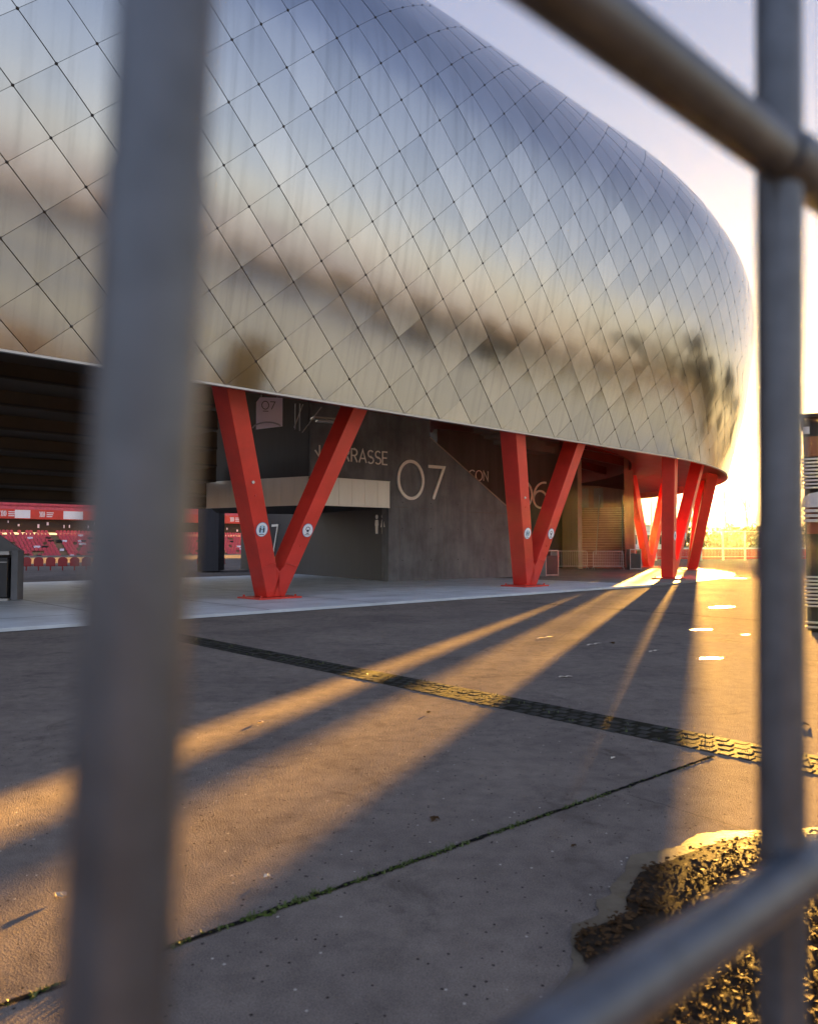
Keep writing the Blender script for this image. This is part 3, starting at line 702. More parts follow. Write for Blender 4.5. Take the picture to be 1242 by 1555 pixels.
g = MB(); g.box(top + ax * 3.02 - sx_ * 1.3 + Vector((0, 0, ztop + .95)), (.7, .06, 1.5), sx_); g.box(top + ax * 3.02 - sx_ * .2 + Vector((0, 0, ztop + .95)), (.7, .06, 1.5), sx_); g.build('door', M['tan_wall'], stz)
g = MB(); g.box(top + ax * 2.98 - sx_ * .8 + Vector((0, 0, ztop + 2.1)), (2.2, .1, .12), sx_); g.build('light_strip', M['alu'], stz)
g = MB(); q0 = s0 + sx_ * 1.76; g.prism([tuple((q0 + ax * a_ + sx_ * b_)[:2]) for a_, b_ in ((-.3, 0), (11, 0), (11, .56), (-.3, .56))], FL, 8.1); g.build('side_wall', M['stairwall'], stz)
g = MB(); q0 = s0 - sx_ * 1.8
g.plate([(-.2, FL), (.4, FL), (tread * nst, ztop - .2), (tread * nst, ztop + .95), (-.2, 1.1)], q0, ax, Vector((0, 0, 1)), .14); g.build('balustrade', M['stairwall'], stz)
g = MB()
for sgn in (-1.6, 0, 1.6):
    a_ = s0 + sx_ * sgn; g.tube([a_ + Vector((0, 0, .95)), a_ + ax * .2 + Vector((0, 0, 1.05)), top + sx_ * sgn + Vector((0, 0, ztop + .95))], .025, 6)
g.build('handrail', M['galv_far'], stz)

# ------------------------------------------------------------------ red V supports
def v_support(base, tl_, tr_, zt, label, b0=FL, stickers=True, wt=.47, dp=.60, t=None):
    base = Vector((base[0], base[1], b0)); A = Vector((tl_[0], tl_[1], zt)); B = Vector((tr_[0], tr_[1], zt))
    vt = Vector((B.x - A.x, B.y - A.y, 0)).normalized(); vn = Vector((vt.y, -vt.x, 0))            # along V, outward
    root = thing('v_support', tuple(base), label, 'support', 'red V-shaped steel supports under the shell')
    legs = []
    for sgn, Tp in ((-1, A), (1, B)):
        s_ = base + vt * .05 * sgn; d = Tp - s_; ztop_ = 6.05; e = s_ + d * ((ztop_ - b0) / d.z); kw = 1.12
        ring = lambda c, k: [c - vt * wt / 2 * k + vn * dp / 2 * k, c + vt * wt / 2 * k + vn * dp / 2 * k, c + vt * wt / 2 * k - vn * dp / 2 * k, c - vt * wt / 2 * k - vn * dp / 2 * k]
        g = MB(); g.hexa(ring(s_ + Vector((0, 0, .05)), 1.0), ring(e, kw))
        leg = g.build('leg', M['red'], root, bevel=.012); legs.append((leg, s_, d, vt, vn))
        # round head plug and seam
        if stickers:
            for h, r in ((3.05, .05), (2.72, .03)) if sgn < 0 else ((1.42, .03),):
                c = s_ + d * (h / d.z); k = 1 + .12 * h / 6; c = c + vn * (dp / 2 * k)
                fn = vn; g = MB(); g.tube([c - fn * .01, c + fn * .018], [r, r * .8], 10); g.build('plug', M['steel'] if h == 3.05 else M['red'], leg)
            # sticker on the outer face
            h = 1.85; c = s_ + d * (h / d.z); k = 1 + .12 * h / 6; dirn = d.normalized()
            fn = vt.cross(dirn); fn = fn if fn.dot(vn) > 0 else -fn
            c = s_ + d * (h / d.z) + vn * (dp / 2 * k) + fn * .004
            ux = vt; uy = fn.cross(ux); uy = uy if uy.z > 0 else -uy
            ux = uy.cross(fn)
            cir = lambda r, n=28: [(r * math.cos(2 * math.pi * i / n), r * math.sin(2 * math.pi * i / n)) for i in range(n)]
            g = MB(); g.plate(cir(.205), c, ux, uy, .004, 1); g.plate(cir(.190), c + fn * .004, ux, uy, .002, 0)
            stk = g.build('sticker', [M['white'], M['blue']], leg)
            e_ = c + fn * .0062; g = MB()
            if sgn < 0:      # two people keeping their distance
                g.plate(cir(.125), e_, ux, uy, .002, 1)
                for xx in (-.06, .06):
                    g.plate([(xx - .022, -.085), (xx + .022, -.085), (xx + .026, .05), (xx - .026, .05)], e_ + fn * .0022, ux, uy, .002, 0)
                    g.plate([(xx + .020 * math.cos(i), .078 + .02 * math.sin(i)) for i in np.arange(0, 6.2, .7)], e_ + fn * .0022, ux, uy, .002, 0)
                g.ribbon([(-.03, .0), (.03, .0)], .012, e_ + fn * .0022, ux, uy, .002, 0)
                g.ribbon([(-.09, -.14), (.09, -.14)], .018, e_ + fn * .0001, ux, uy, .002, 0)
            else:            # face with a mask
                g.ribbon(arc(0, .03, .075, .07, -20, 200, 14), .02, e_, ux, uy, .002, 0)
                g.plate(arc(0, .0, .05, .055, 180, 360, 10) + [(.05, .02), (-.05, .02)], e_ + fn * .0005, ux, uy, .002, 0)
                g.plate([(-.05, -.10), (.05, -.10), (.05, -.075), (-.05, -.075)], e_, ux, uy, .002, 0)
                g.ribbon([(-.10, -.135), (.10, -.135)], .02, e_, ux, uy, .002, 0)
            g.build('emblem', [M['ink'], M['paleblue']], stk)
    # gusset in the crotch and weld lines
    h = .86; dl = (A - base) / (zt - b0); drr = (B - base) / (zt - b0)
    for off, th in ((dp / 2 * 1.01, .012),):
        g = MB(); c = base + vn * (off + .001)
        def at(dv, z, sx): return c + Vector((dv.x, dv.y, 0)) * z + vt * sx + Vector((0, 0, z))
        pts = [at(dl, .06, .10), at(drr, .06, -.10), at(drr, h, -.20), at((dl + drr) / 2, h - .12, 0), at(dl, h, .20)]
        g.hexa([p_ - vn * .3 for p_ in pts], [p_ + vn * th * .0 for p_ in pts]); 
        g.build('gusset', M['red'], root)
    for dv, sx, sg_ in ((dl, -.23, 1), (drr, .23, -1)):
        a_ = c + Vector((dv.x, dv.y, 0)) * h + vt * (sx + .03 * sg_) + Vector((0, 0, h)) + vn * .016; b_ = c + Vector((dv.x, dv.y, 0)) * (h + .10) + vt * (sx + .44 * sg_) + Vector((0, 0, h + .10)) + vn * .016
        g = MB(); g.tube([a_, b_], .009, 6); g.build('weld_seam', M['red_seam'], root)
    g = MB(); g.box(base + Vector((0, 0, .022)), (1.35, 1.1, .044), vt)
    for ex in (-.55, .55):
        for ey in (-.42, .42): g.tube([base + vt * ex + vn * ey + Vector((0, 0, .04)), base + vt * ex + vn * ey + Vector((0, 0, .10))], .03, 6)
    g.build('base_plate', M['red'], root)
    return root
v_support((-3.80, 20.66), (-4.49, 18.57), (-1.59, 21.48), 5.4, 'nearest red V-shaped steel support with two round stickers')
v_support((4.09, 26.69), (3.46, 25.05), (6.10, 27.66), 5.25, 'red V-shaped steel support right of the large 07, second nearest')
v_support((11.3, 32.93), (11.15, 32.1), (13.74, 35.9), 5.22, 'third red V-shaped steel support, in front of the sunlit gap', wt=.42, dp=.50)
v_support((16.62, 44.4), (16.98, 42.3), (17.95, 46.2), 5.1, 'red steel support right beside the low sun, seen edge on', 0.07, False, wt=.44, dp=.54)
v_support((15.83, 50.0), (14.6, 48.9), (17.3, 51.0), 5.1, 'farthest red V-shaped steel support, standing beyond the staircase', 0.07, False, wt=.42, dp=.48)

# ------------------------------------------------------------------ street furniture under the shell
def litter_bin(loc, rz, label):
    r = thing('litter_bin', (0, 0, 0), label, 'bin', 'dark litter bins under the shell'); r.location = loc; r.rotation_euler = (0, 0, rz)
    g = MB(); g.box((0, 0, .52), (.62, .48, .88)); g.build('body', M['bin'], r, bevel=.015)
    g = MB()
    for sx in (-.34, .34): g.box((sx, 0, .58), (.035, .52, 1.16))
    g.box((0, 0, .06), (.64, .5, .05)); g.build('frame', M['louvre'], r)
    g = MB(); g.box((0, 0, 1.19), (.72, .54, .06)); g.build('lid', M['alu'], r, bevel=.01)
    return r
litter_bin((6.55, 35.4, FL), R(25), 'dark litter bin with pale frame just right of second red support')
litter_bin((13.35, 44.9, FL), R(10), 'dark red-brown litter bin between crowd barrier and sunlit floor')
def crowd_barrier(loc, rz, label, w=2.0):
    r = thing('crowd_barrier', (0, 0, 0), label, 'barrier', 'steel crowd barriers before the stairs'); r.location = loc; r.rotation_euler = (0, 0, rz)
    g = MB(); a = w / 2; rr = .12
    path = [(-a, 0, .12)] + [(-a + rr - rr * math.cos(w_), 0, 1.1 - rr + rr * math.sin(w_)) for w_ in np.linspace(0, math.pi / 2, 6)] + [(a - rr + rr * math.sin(w_), 0, 1.1 - rr + rr * math.cos(w_)) for w_ in np.linspace(0, math.pi / 2, 6)] + [(a, 0, .12)]
    g.tube(path, .024, 8); g.tube([(-a, 0, .2), (a, 0, .2)], .02, 8); g.build('frame', M['galv_far'], r)
    g = MB()
    for i in range(1, 17):
        x = -a + w * i / 17; g.tube([(x, 0, .2), (x, 0, 1.09)], .011, 6)
    g.build('bars', M['galv_far'], r)
    for sx in (-a, a):
        g = MB(); g.tube([(sx, -.28, .03), (sx, -.2, .1), (sx, 0, .16), (sx, .2, .1), (sx, .28, .03)], .022, 8); g.build('foot', M['galv_far'], r)
    return r
crowd_barrier((11.75, 44.6, FL), R(0), 'bright steel crowd barrier standing alone before the right half of the stairs', 1.75)
crowd_barrier((9.55, 45.1, FL), R(4), 'dim steel crowd barrier before the left half of the stairs', 2.2)
# concrete cabinet with bin, far left
cb = thing('bin_enclosure', (-10.6, 20.0, FL), 'dark bin in a grey concrete enclosure with sloping top', 'bin enclosure')
g = MB(); x_ = Vector((.98, .18, 0)).normalized(); g.plate([(0, 0), (1.55, 0), (1.55, 1.28), (.95, 1.72), (0, 1.95)], Vector((-11.85, 19.98, FL)), x_, Vector((0, 0, 1)), .1)
g.plate([(0, 0), (.16, 0), (.16, 1.30), (0, 1.30)], Vector((-11.85, 19.98, FL)) + x_ * 1.39 , x_, Vector((0, 0, 1)), .5); g.build('enclosure', M['stone'], cb, bevel=.01)
g = MB(); g.box(Vector((-10.95, 19.72, FL + .6)), (1.0, .4, 1.06), x_); g.build('body', M['bin'], cb, bevel=.02)
g = MB(); g.box(Vector((-10.93, 19.70, FL + 1.235)), (1.08, .5, .09), x_); g.build('lid', M['alu'], cb)
g = MB(); g.box(Vector((-10.95, 19.68, FL + 1.0)), (1.0, .44, .025), x_); g.build('hatch_trim', M['alu'], cb)
g = MB(); g.box(Vector((-10.95, 19.70, FL + .03)), (1.1, .5, .06), x_); g.build('plinth', M['alu'], cb)
# small amber lamp under the stand
la = thing('amber_lamp', (-13.05, 30.4, 3.5), 'small glowing amber lamp under the stepped stand', 'lamp')
g = MB(); bm_ = [(-13.05 + .09 * math.cos(a_), 30.4, 3.52 + .13 * math.sin(a_)) for a_ in np.linspace(0, 5.9, 12)]; g.hexa(bm_, [(x, y + .08, z) for x, y, z in bm_]); g.build('lens', M['lamp'], la)
g = MB(); g.box((-13.05, 30.56, 3.62), (.3, .12, .34)); g.tube([(-13.05, 30.6, 3.7), (-13.05, 30.6, 4.4)], .02, 6); g.build('housing', M['dark'], la)

# ------------------------------------------------------------------ bowl: far stand, seats, screen board
fs = thing('far_stand', (-50, 100, 0), 'far terraced stand of the bowl under a dark concourse', 'stand')
F0 = Vector((P[0] * S, P[1] * S, 0)) + NI * 112
def fpt(t, b, z): return F0 + T * t + NI * b + Vector((0, 0, z))
ROWS = 13
g = MB()
for k in range(ROWS):
    z = -2.2 + .45 * k; c = fpt(45, -11 + .8 * k + .4, z - 1.0); g.box(c, (80, .8, 2.0), T)
g.build('terrace', M['brown_concrete'], fs)
g = MB(); g.box(fpt(45, .4, 4.7), (80, .4, 2.3), T); g.build('far_side_wall', M['dark'], fs)
for k in range(34):
    g = MB()
    if random.random() < .6: g.box(fpt(14 + k * 1.9 + random.uniform(-.6, .6), .15, 4.3 + random.uniform(0, .9)), (random.uniform(.12, .3), .06, random.uniform(.3, .6)), T); g.build('doorway_light', M['sign'], fs)
g = MB(); g.box(fpt(45, 4.5, 7.0), (80, 8, .5), T)
for k in range(6): g.box(fpt(45, 1.5 + .8 * k, 7.4 + .45 * k), (80, .8, .5), T)
g.build('upper_terrace', M['seat_far'], fs)
bd = thing('perimeter_board', tuple(fpt(45, -.6, 5.7)), 'long red and white advertising board across the far stand', 'advertising board')
g = MB(); g.box(fpt(45, -.4, 6.4), (80, .12, 1.5), T); g.build('board', M['red'], bd)
def bpos(px):                                     # position along the stand for a direction X/Y = px
    r = Vector((px, 1, 0)); a = F0 + NI * -.5; k = (a.dot(NI)) / r.dot(NI); return (r * k - a).dot(T) - 0
for px0, px1 in ((-.523, -.5025), (-.4585, -.4325), (-.32, -.30)):
    t0, t1 = bpos(px0), bpos(px1); g = MB(); g.box(fpt((t0 + t1) / 2, -.475, 6.4), (t1 - t0, .03, 1.28), T); g.build('white_panel', M['white'], bd)
for px in (-.483, -.534, -.232):                         # simple wing-and-lines mark
    t0 = bpos(px); g = MB(); o_ = fpt(t0, -.462, 6.4)
    for k in range(4): g.ribbon([(-.75 + .2 * k, -.4), (-.65 + .2 * k, .0), (-.8 + .22 * k, .45)], .11, o_ , T, Vector((0, 0, 1)), .015)
    for k in range(3): g.ribbon([(.25, .3 - .3 * k), (1.3 - .1 * k, .3 - .3 * k)], .13, o_, T, Vector((0, 0, 1)), .015)
    g.build('board_mark', M['white'], bd)
# seats: individual ones where the openings show them, the rest as one mass
def seat_mesh(name, m, s=1.0):
    g = MB(); n = 7
    back = [(-.23 * s, 0), (-.235 * s, .30 * s)] + [(-.235 * s * math.cos(w), .30 * s + .15 * s * math.sin(w)) for w in np.linspace(.4, math.pi - .4, n)] + [(.235 * s, .30 * s), (.23 * s, 0)]
    g.plate(back, (0, .02, .28), (1, 0, 0), (0, -.12, .99), .045); g.box((0, -.18, .27), (.44 * s, .40, .06)); g.box((0, -.02, .14), (.06, .06, .28))
    me = g.build(name, m); d = me.data; COL.objects.unlink(me); bpy.data.objects.remove(me); return d
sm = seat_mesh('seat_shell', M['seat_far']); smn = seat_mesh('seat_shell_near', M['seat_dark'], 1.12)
rz_far = math.atan2(T.y, T.x)
def add_seat(mesh, p, rz, label, group):
    o = bpy.data.objects.new('stadium_seat', mesh); COL.objects.link(o); o.location = p; o.rotation_euler = (0, 0, rz); tag(o, label, 'seat', group); return o  # fixed stadium seat belonging to the stand
mass = MB(); n_ind = 0; rest = []
tv0, tv1 = bpos(-.51), bpos(-.425); tg0, tg1 = bpos(-.262), bpos(-.222)
for k in range(ROWS):
    for c_ in range(150):
        t = 8 + c_ * .56; vis = (tv0 < t < tv1) or (tg0 < t < tg1)
        if random.random() < .05 or (c_ % 24 in (0, 1)): continue
        p = fpt(t, -11 + .8 * k + .55, -2.2 + .45 * k)
        if vis and n_ind < 270: n_ind += 1; add_seat(sm, p, rz_far, 'red plastic seat in the lower tier of the far stand', 'red seats in the far stand')
        else: rest.append(p)
g = MB(); sv = [v.co.copy() for v in sm.vertices]; sf = [tuple(p.vertices) for p in sm.polygons]; Mz = Matrix.Rotation(rz_far, 3, 'Z')
for p in rest: g.add([Mz @ v + p for v in sv], sf)
for k in range(5):
    for c_ in range(140): g.add([Mz @ v + fpt(8 + c_ * .56, 1.3 + .8 * k, 7.62 + .45 * k) for v in sv], sf)
tag(g.build('seat_rows', M['seat_far']), kind='stuff', label='rows of red seats filling the rest of the far stand', cat='seats')
for k in range(26):
    g = MB(); c_ = fpt(random.uniform(tv0, tv1) if k < 20 else random.uniform(tg0, tg1), -11 + .8 * random.randint(1, 11) + .3, 0); r_ = (c_ - F0).dot(NI); c_.z = -2.2 + .45 * int((r_ + 11) / .8) + .35
    g.box(c_, (random.uniform(.5, .9), .35, .35), T); g.build('bare_patch', M['sign'] if k % 2 else M['dark'], fs)
e_near = Vector((-24.2, 43.6, FL - .02)); tn = Vector((.985, .17, 0)).normalized()
for k in range(15):
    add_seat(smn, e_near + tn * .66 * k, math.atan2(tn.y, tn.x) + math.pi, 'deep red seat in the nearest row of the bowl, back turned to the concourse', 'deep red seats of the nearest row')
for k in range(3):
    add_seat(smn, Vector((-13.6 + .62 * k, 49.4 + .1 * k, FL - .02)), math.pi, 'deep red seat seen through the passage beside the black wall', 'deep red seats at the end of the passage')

# ------------------------------------------------------------------ far side: fence, barrier wall, hedge, trees, shed, mast
fc = thing('site_fence', (33, 79, 0), 'tall grey metal mesh fence closing the sunlit plaza', 'fence')
FA = Vector((17.5, 74.5, 0)); FB = Vector((62, 82, 0)); tF = (FB - FA).normalized(); LF = (FB - FA).length
g = MB(); k = 0; posts = []
x = 0.0
while x < LF:
    b_ = MB(); b_.box(FA + tF * x + Vector((0, 0, 1.5)), (.16, .16, 3.0), tF); b_.build('post', M['galv_far'], fc); x += 2.45
for z in (.35, 1.3, 2.93): g.tube([FA + Vector((0, 0, z)), FB + Vector((0, 0, z))], .045 if z > 2 else .03, 6)
g.build('rail', M['galv_far'], fc)
g = MB(); x = .1
while x < LF: g.tube([FA + tF * x + Vector((0, 0, .35)), FA + tF * x + Vector((0, 0, 2.9))], .008, 3, caps=False); x += .16
g.build('mesh_infill', M['galv_far'], fc)
g = MB(); g.box(Vector((44, 86, .5)), (64, .3, 1.2), (1, .12, 0)); g.box(Vector((44, 85.9, 1.16)), (64, .5, .12), (1, .12, 0), 1)
solo(g, 'barrier_wall', [M['red'], M['white']], 'low red barrier wall with pale top behind the fence', 'wall')
def leafmass(mb, c, rad, n, size, shape=None):
    for _ in range(n):
        while True:
            p = Vector((random.uniform(-1, 1), random.uniform(-1, 1), random.uniform(-1, 1)))
            if p.length < 1: break
        q = Vector((c[0] + p.x * rad[0], c[1] + p.y * rad[1], c[2] + p.z * rad[2])); s_ = size * random.uniform(.5, 1.3)
        a = Vector((random.gauss(0, 1), random.gauss(0, 1), random.gauss(0, 1))).normalized(); b = a.orthogonal().normalized(); d = a.cross(b)
        mb.add([q + b * s_, q + d * s_ * .6, q - b * s_, q - d * s_ * .6], [(0, 1, 2, 3)])
g = MB()
for k in range(46):
    x = 14 + k * 1.35; leafmass(g, (x, 93 + .1 * x + random.uniform(-.6, .6), 2.0), (1.3, 1.3, 2.35 + random.uniform(-.35, .5)), 560, .24)
solo(g, 'hedge', M['hedge'], 'long olive brown hedge behind the red barrier wall', 'hedge')
def bare_tree(loc, h, seed, label):
    rd = random.Random(seed); r = thing('bare_tree', loc, label, 'tree', 'bare winter trees beyond the hedge'); L0 = Vector(loc)
    trunk, tw_ = MB(), MB()
    trunk.tube([L0, L0 + Vector((.1, 0, h * .3)), L0 + Vector((-.1, .1, h * .62)), L0 + Vector((0, .1, h))], [.2, .15, .09, .02], 7); trunk.build('trunk', M['bark'], r)
    def grow(p, d, l, rad, dep):
        q = p + d * l * .5 + Vector((rd.gauss(0, .05), rd.gauss(0, .05), 0)) * l; e = p + d * l
        tw_.tube([p, q, e], [rad, rad * .75, rad * .45], 4, caps=False)
        if dep == 0: return
        for _ in range(4):
            f = rd.uniform(.3, 1); nd = (d + Vector((rd.gauss(0, .42), rd.gauss(0, .42), rd.gauss(.15, .25)))).normalized(); grow(p + d * l * f, nd, l * rd.uniform(.4, .65), rad * .5, dep - 1)
    for _ in range(16):
        z = rd.uniform(.22, .95) * h; a = rd.uniform(0, 6.283); grow(L0 + Vector((0, .05, z)), Vector((math.cos(a) * .6, math.sin(a) * .6, .85)).normalized(), (h - z * .75) * .34, .05 + .03 * (1 - z / h), 2)
    tw_.build('crown', M['bark'], r)
for k, (x, y, h, lab) in enumerate([(38.5, 112, 11.5, 'tall bare tree beside the dark upright bar, beyond hedge'), (42.5, 113, 9.5, 'bare tree left of the tallest one beyond the hedge'), (46.6, 111, 13.0, 'tallest bare winter tree half behind the dark upright bar'), (51.5, 115, 12.5, 'bare tree hidden mostly behind the dark upright bar'), (55.5, 112, 12.0, 'bare winter tree rising left of the slatted metal kiosk'), (34.5, 116, 7.0, 'low bare tree nearest to the low sun')]):
    bare_tree((x, y, 0), h, 40 + k, lab)
sh = thing('pale_shed', (28, 92, 0), 'small pale building seen between the farthest supports', 'building')
g = MB(); g.box((28.3, 92, 1.9), (6.5, 4, 3.8)); g.build('wall', M['white'], sh)
g = MB(); g.box((28.3, 92, 3.9), (6.9, 4.4, .22)); g.build('roof', M['galv_far'], sh)
for xx in (26.6, 28.6, 30.4):
    g = MB(); g.box((xx, 89.98, 2.2), (1.1, .06, 1.1)); g.build('window', M['dark'], sh)
g = MB(); g.tube([(22.5, 70, 0), (22.5, 70, 7.8)], [.09, .06], 8); solo(g, 'mast', M['galv_far'], 'thin dark mast between the legs of the farthest support', 'mast')
g = MB(); g.tube([(16.95, 57.0, .05), (16.95, 57.0, 5.0)], .15, 14); g.tube([(16.95, 57.0, .05), (16.95, 57.0, .3)], .22, 14); solo(g, 'round_post', M['tan_wall'], 'pale round post catching the sun beside the staircase wall', 'post')
# trees standing along the right-hand edge of the plaza (mirrored in the skin)
g = MB(); tk = MB(); rr_ = random.Random(3)
for k in range(26):
    a = R(36 + k * 4.3 + rr_.uniform(-1.2, 1.2)); d = rr_.uniform(70, 96); h = rr_.uniform(9, 16) * (1.25 if k < 7 else .3); x, y = math.sin(a) * d, math.cos(a) * d
    for m in range(7):
        leafmass(g, (x + rr_.uniform(-2.2, 2.2), y + rr_.uniform(-2.2, 2.2), h * rr_.uniform(.42, .86)), (rr_.uniform(1.4, 2.8), rr_.uniform(1.4, 2.8), rr_.uniform(1.3, 2.5)), 230, .46)
    g.tube([(x, y, 0), (x, y, h * .7)], [.3, .12], 6)
tag(g.build('treeline', M['crown']), kind='stuff', label='dark treeline mirrored at the lower right of the metal skin', cat='trees')

# ------------------------------------------------------------------ slatted metal kiosk at the right edge
kk = thing('slatted_kiosk', (8.2, 13.9, 0), 'dark kiosk faced with rows of silvery slats at right edge', 'kiosk')
kx = Vector((.88, -.475, 0)).normalized(); k0 = Vector((6.80, 13.05, 0)); ky = Vector((-kx.y, kx.x, 0))
g = MB(); g.box(k0 + kx * .70 + ky * .95 + Vector((0, 0, 1.88)), (1.3, 1.7, 3.7), kx); g.build('body', M['dark'], kk)
g = MB(); g.box(k0 + kx * .70 + ky * .09 + Vector((0, 0, 3.22)), (1.26, .02, .35), kx); g.build('orange_window', M['dark_orange'], kk)
g = MB(); g.box(k0 + kx * .70 + ky * .09 + Vector((0, 0, 1.95)), (1.26, .02, .5), kx); g.build('orange_window', M['dark_orange'], kk)
g = MB()
for z0, n, dz in ((2.50, 9, .062), (.46, 9, .062), (.10, 2, .08)):
    g = MB(); g.box(k0 + kx * .70 + ky * .062 + Vector((0, 0, z0 + dz * (n - 1) / 2)), (1.3, .01, dz * n), kx, 1)
    for i in range(n):
        c = k0 + kx * .70 + ky * .03 + Vector((0, 0, z0 + dz * i)); g.box(c, (1.36, .06, .034), kx)
    g.build('slat_grille', [M['louvre'], M['dark']], kk, bevel=.006)
pl = MB(); o_ = k0 + Vector((0, 0, 2.16)); pl.plate([(.0, .0), (1.36, .0), (1.36, .26), (.25, .26), (.12, .235), (.03, .17)], o_ + ky * .05, kx, Vector((0, 0, 1)), .06)
for i in range(3): pl.box(k0 + kx * .70 + ky * .02 + Vector((0, 0, 2.1 - .085 * i)), (1.36, .07, .05), kx)
pl.build('front_plate', M['louvre'], kk)
g = MB()
for i in range(15):
    for j in range(2):
        cx, cz = .32 + i * .066 + .033 * j, .16 - j * .065
        g.plate([(cx, cz + .024), (cx - .016, cz), (cx, cz - .024), (cx + .016, cz)], o_ + ky * -.0105, kx, Vector((0, 0, 1)), .002)
g.build('perforation', M['dark'], kk)
g = MB(); g.box(k0 + kx * .7 + ky * .9 + Vector((0, 0, 3.76)), (1.4, 1.8, .06), kx); g.build('roof', M['dark'], kk)
g = MB(); g.box(k0 + kx * .1 + ky * .04 + Vector((0, 0, 3.5)), (.10, .06, .12), kx); g.build('socket', M['galv_far'], kk)

# ------------------------------------------------------------------ foreground steel barrier (out of focus)
bf = thing('steel_barrier', (.08, .33, 0), 'blurred grey steel tube barrier close to the camera', 'barrier')
b0_ = Vector((-.0715, .2, 0)); bt = Vector((.293, .25, 0)); bl = bt.length; bd_ = bt.normalized()
lean = Vector((.036, 0, 0))                                    # metres of lean per metre of height
def bar_at(k, r0=.0133, n=40):
    c = b0_ + bt * k; g = MB()
    le = lean * (1.0 if k == 0 else .5)
    f = lambda z: c + le * (z - 1.5) + Vector((0, 0, z))
    if k == 0: g.tube([f(.04), f(1.600)], .0139, n); g.tube([f(1.599), f(2.18)], .0131, n)
    else: g.tube([f(.04), f(2.18)], r0, n)
    return g.build('upright', M['tube'], bf)
for k in range(0, 6): bar_at(k)
for z in (.45, .88, 1.311, 1.732, 2.17):
    g = MB(); a_ = b0_ + Vector((.0125, 0, z)); b_ = b0_ + bt * 5.0 + Vector((.010, 0, z)); g.tube([a_, a_.lerp(b_, .5), b_], .0140, 36); g.build('rail', M['tube'], bf)
for k in range(1, 6):
    for z in (1.311, 1.732):
        g = MB(); c = b0_ + bt * k + lean * .5 * (z - 1.5) + Vector((.0115, 0, z)); g.tube([c - bd_ * .022, c - bd_ * .012, c + bd_ * .012, c + bd_ * .022], [.0142, .0165, .0165, .0142], 24); g.build('weld', M['tube'], bf)

# ------------------------------------------------------------------ light
SUN_AZ, SUN_EL = R(21.68), R(3.72)
sd = Vector((math.sin(SUN_AZ) * math.cos(SUN_EL), math.cos(SUN_AZ) * math.cos(SUN_EL), math.sin(SUN_EL)))
sl = bpy.data.lights.new('sun', 'SUN'); sl.energy = 5.0; sl.angle = R(.53); sl.color = (1.0, .52, .10)
so_ = bpy.data.objects.new('sun', sl); so_.rotation_euler = (-sd).to_track_quat('-Z', 'Y').to_euler(); so_.location = sd * 200; COL.objects.link(so_)

world = bpy.data.worlds.new('World'); scene.world = world; world.use_nodes = True
nt = world.node_tree; L = nt.links.new; bg = nt.nodes['Background']
sky = N(nt, 'ShaderNodeTexSky'); sky.sky_type = 'NISHITA'; sky.sun_disc = False; sky.sun_elevation = SUN_EL; sky.sun_rotation = SUN_AZ; sky.air_density = 1.0; sky.dust_density = 1.5
tc = N(nt, 'ShaderNodeTexCoord'); sep = N(nt, 'ShaderNodeSeparateXYZ'); L(tc.outputs['Generated'], sep.inputs[0])
el = N(nt, 'ShaderNodeMath', operation='ARCSINE'); L(sep.outputs['Z'], el.inputs[0])
eln = N(nt, 'ShaderNodeMapRange'); eln.inputs[1].default_value = 0; eln.inputs[2].default_value = math.pi / 2; L(el.outputs[0], eln.inputs[0])
# angle from the sun
dt = N(nt, 'ShaderNodeVectorMath', operation='DOT_PRODUCT'); dt.inputs[1].default_value = tuple(sd); L(tc.outputs['Generated'], dt.inputs[0])
ac = N(nt, 'ShaderNodeMath', operation='ARCCOSINE'); L(dt.outputs['Value'], ac.inputs[0])
# sky on the sun side and away from it, by elevation
E_ = lambda deg: deg / 90
r_sun = ramp(nt, [(0, (1.5, 1.05, .48)), (E_(5), (1.25, .98, .56)), (E_(11), (.76, .71, .68)), (E_(18), (.56, .57, .64)), (E_(26), (.42, .445, .56)), (E_(38), (.28, .31, .46)), (E_(60), (.20, .24, .40)), (1, (.13, .17, .31))])
r_away = ramp(nt, [(0, (1.04, 0.888, 0.777)), (E_(4), (1.29, 1.13, 0.906)), (E_(8), (1.33, 1.24, 1.04)), (E_(13), (1.07, 1.11, 1.13)), (E_(24), (0.74, 0.833, 1.02)), (E_(38), (0.407, 0.5, 0.758)), (E_(60), (0.222, 0.296, 0.518)), (1, (.14, .19, .37))])
r_anti = ramp(nt, [(0, (.52, .58, .72)), (E_(6), (.78, .83, .98)), (E_(14), (.90, .97, 1.15)), (E_(26), (.72, .84, 1.08)), (E_(40), (.60, .76, 1.15)), (1, (.42, .58, 1.0))])
L(eln.outputs[0], r_anti.inputs[0])
L(eln.outputs[0], r_sun.inputs[0]); L(eln.outputs[0], r_away.inputs[0])
side = N(nt, 'ShaderNodeMapRange'); side.interpolation_type = 'SMOOTHSTEP'; side.inputs[1].default_value = R(42); side.inputs[2].default_value = R(88); L(ac.outputs[0], side.inputs[0])
mx = N(nt, 'ShaderNodeMix', data_type='RGBA'); L(side.outputs[0], mx.inputs[0]); L(r_sun.outputs[0], mx.inputs[6]); L(r_away.outputs[0], mx.inputs[7])
side2 = N(nt, 'ShaderNodeMapRange'); side2.interpolation_type = 'SMOOTHSTEP'; side2.inputs[1].default_value = R(85); side2.inputs[2].default_value = R(150); L(ac.outputs[0], side2.inputs[0])
mx2 = N(nt, 'ShaderNodeMix', data_type='RGBA'); L(side2.outputs[0], mx2.inputs[0]); L(mx.outputs[2], mx2.inputs[6]); L(r_anti.outputs[0], mx2.inputs[7])
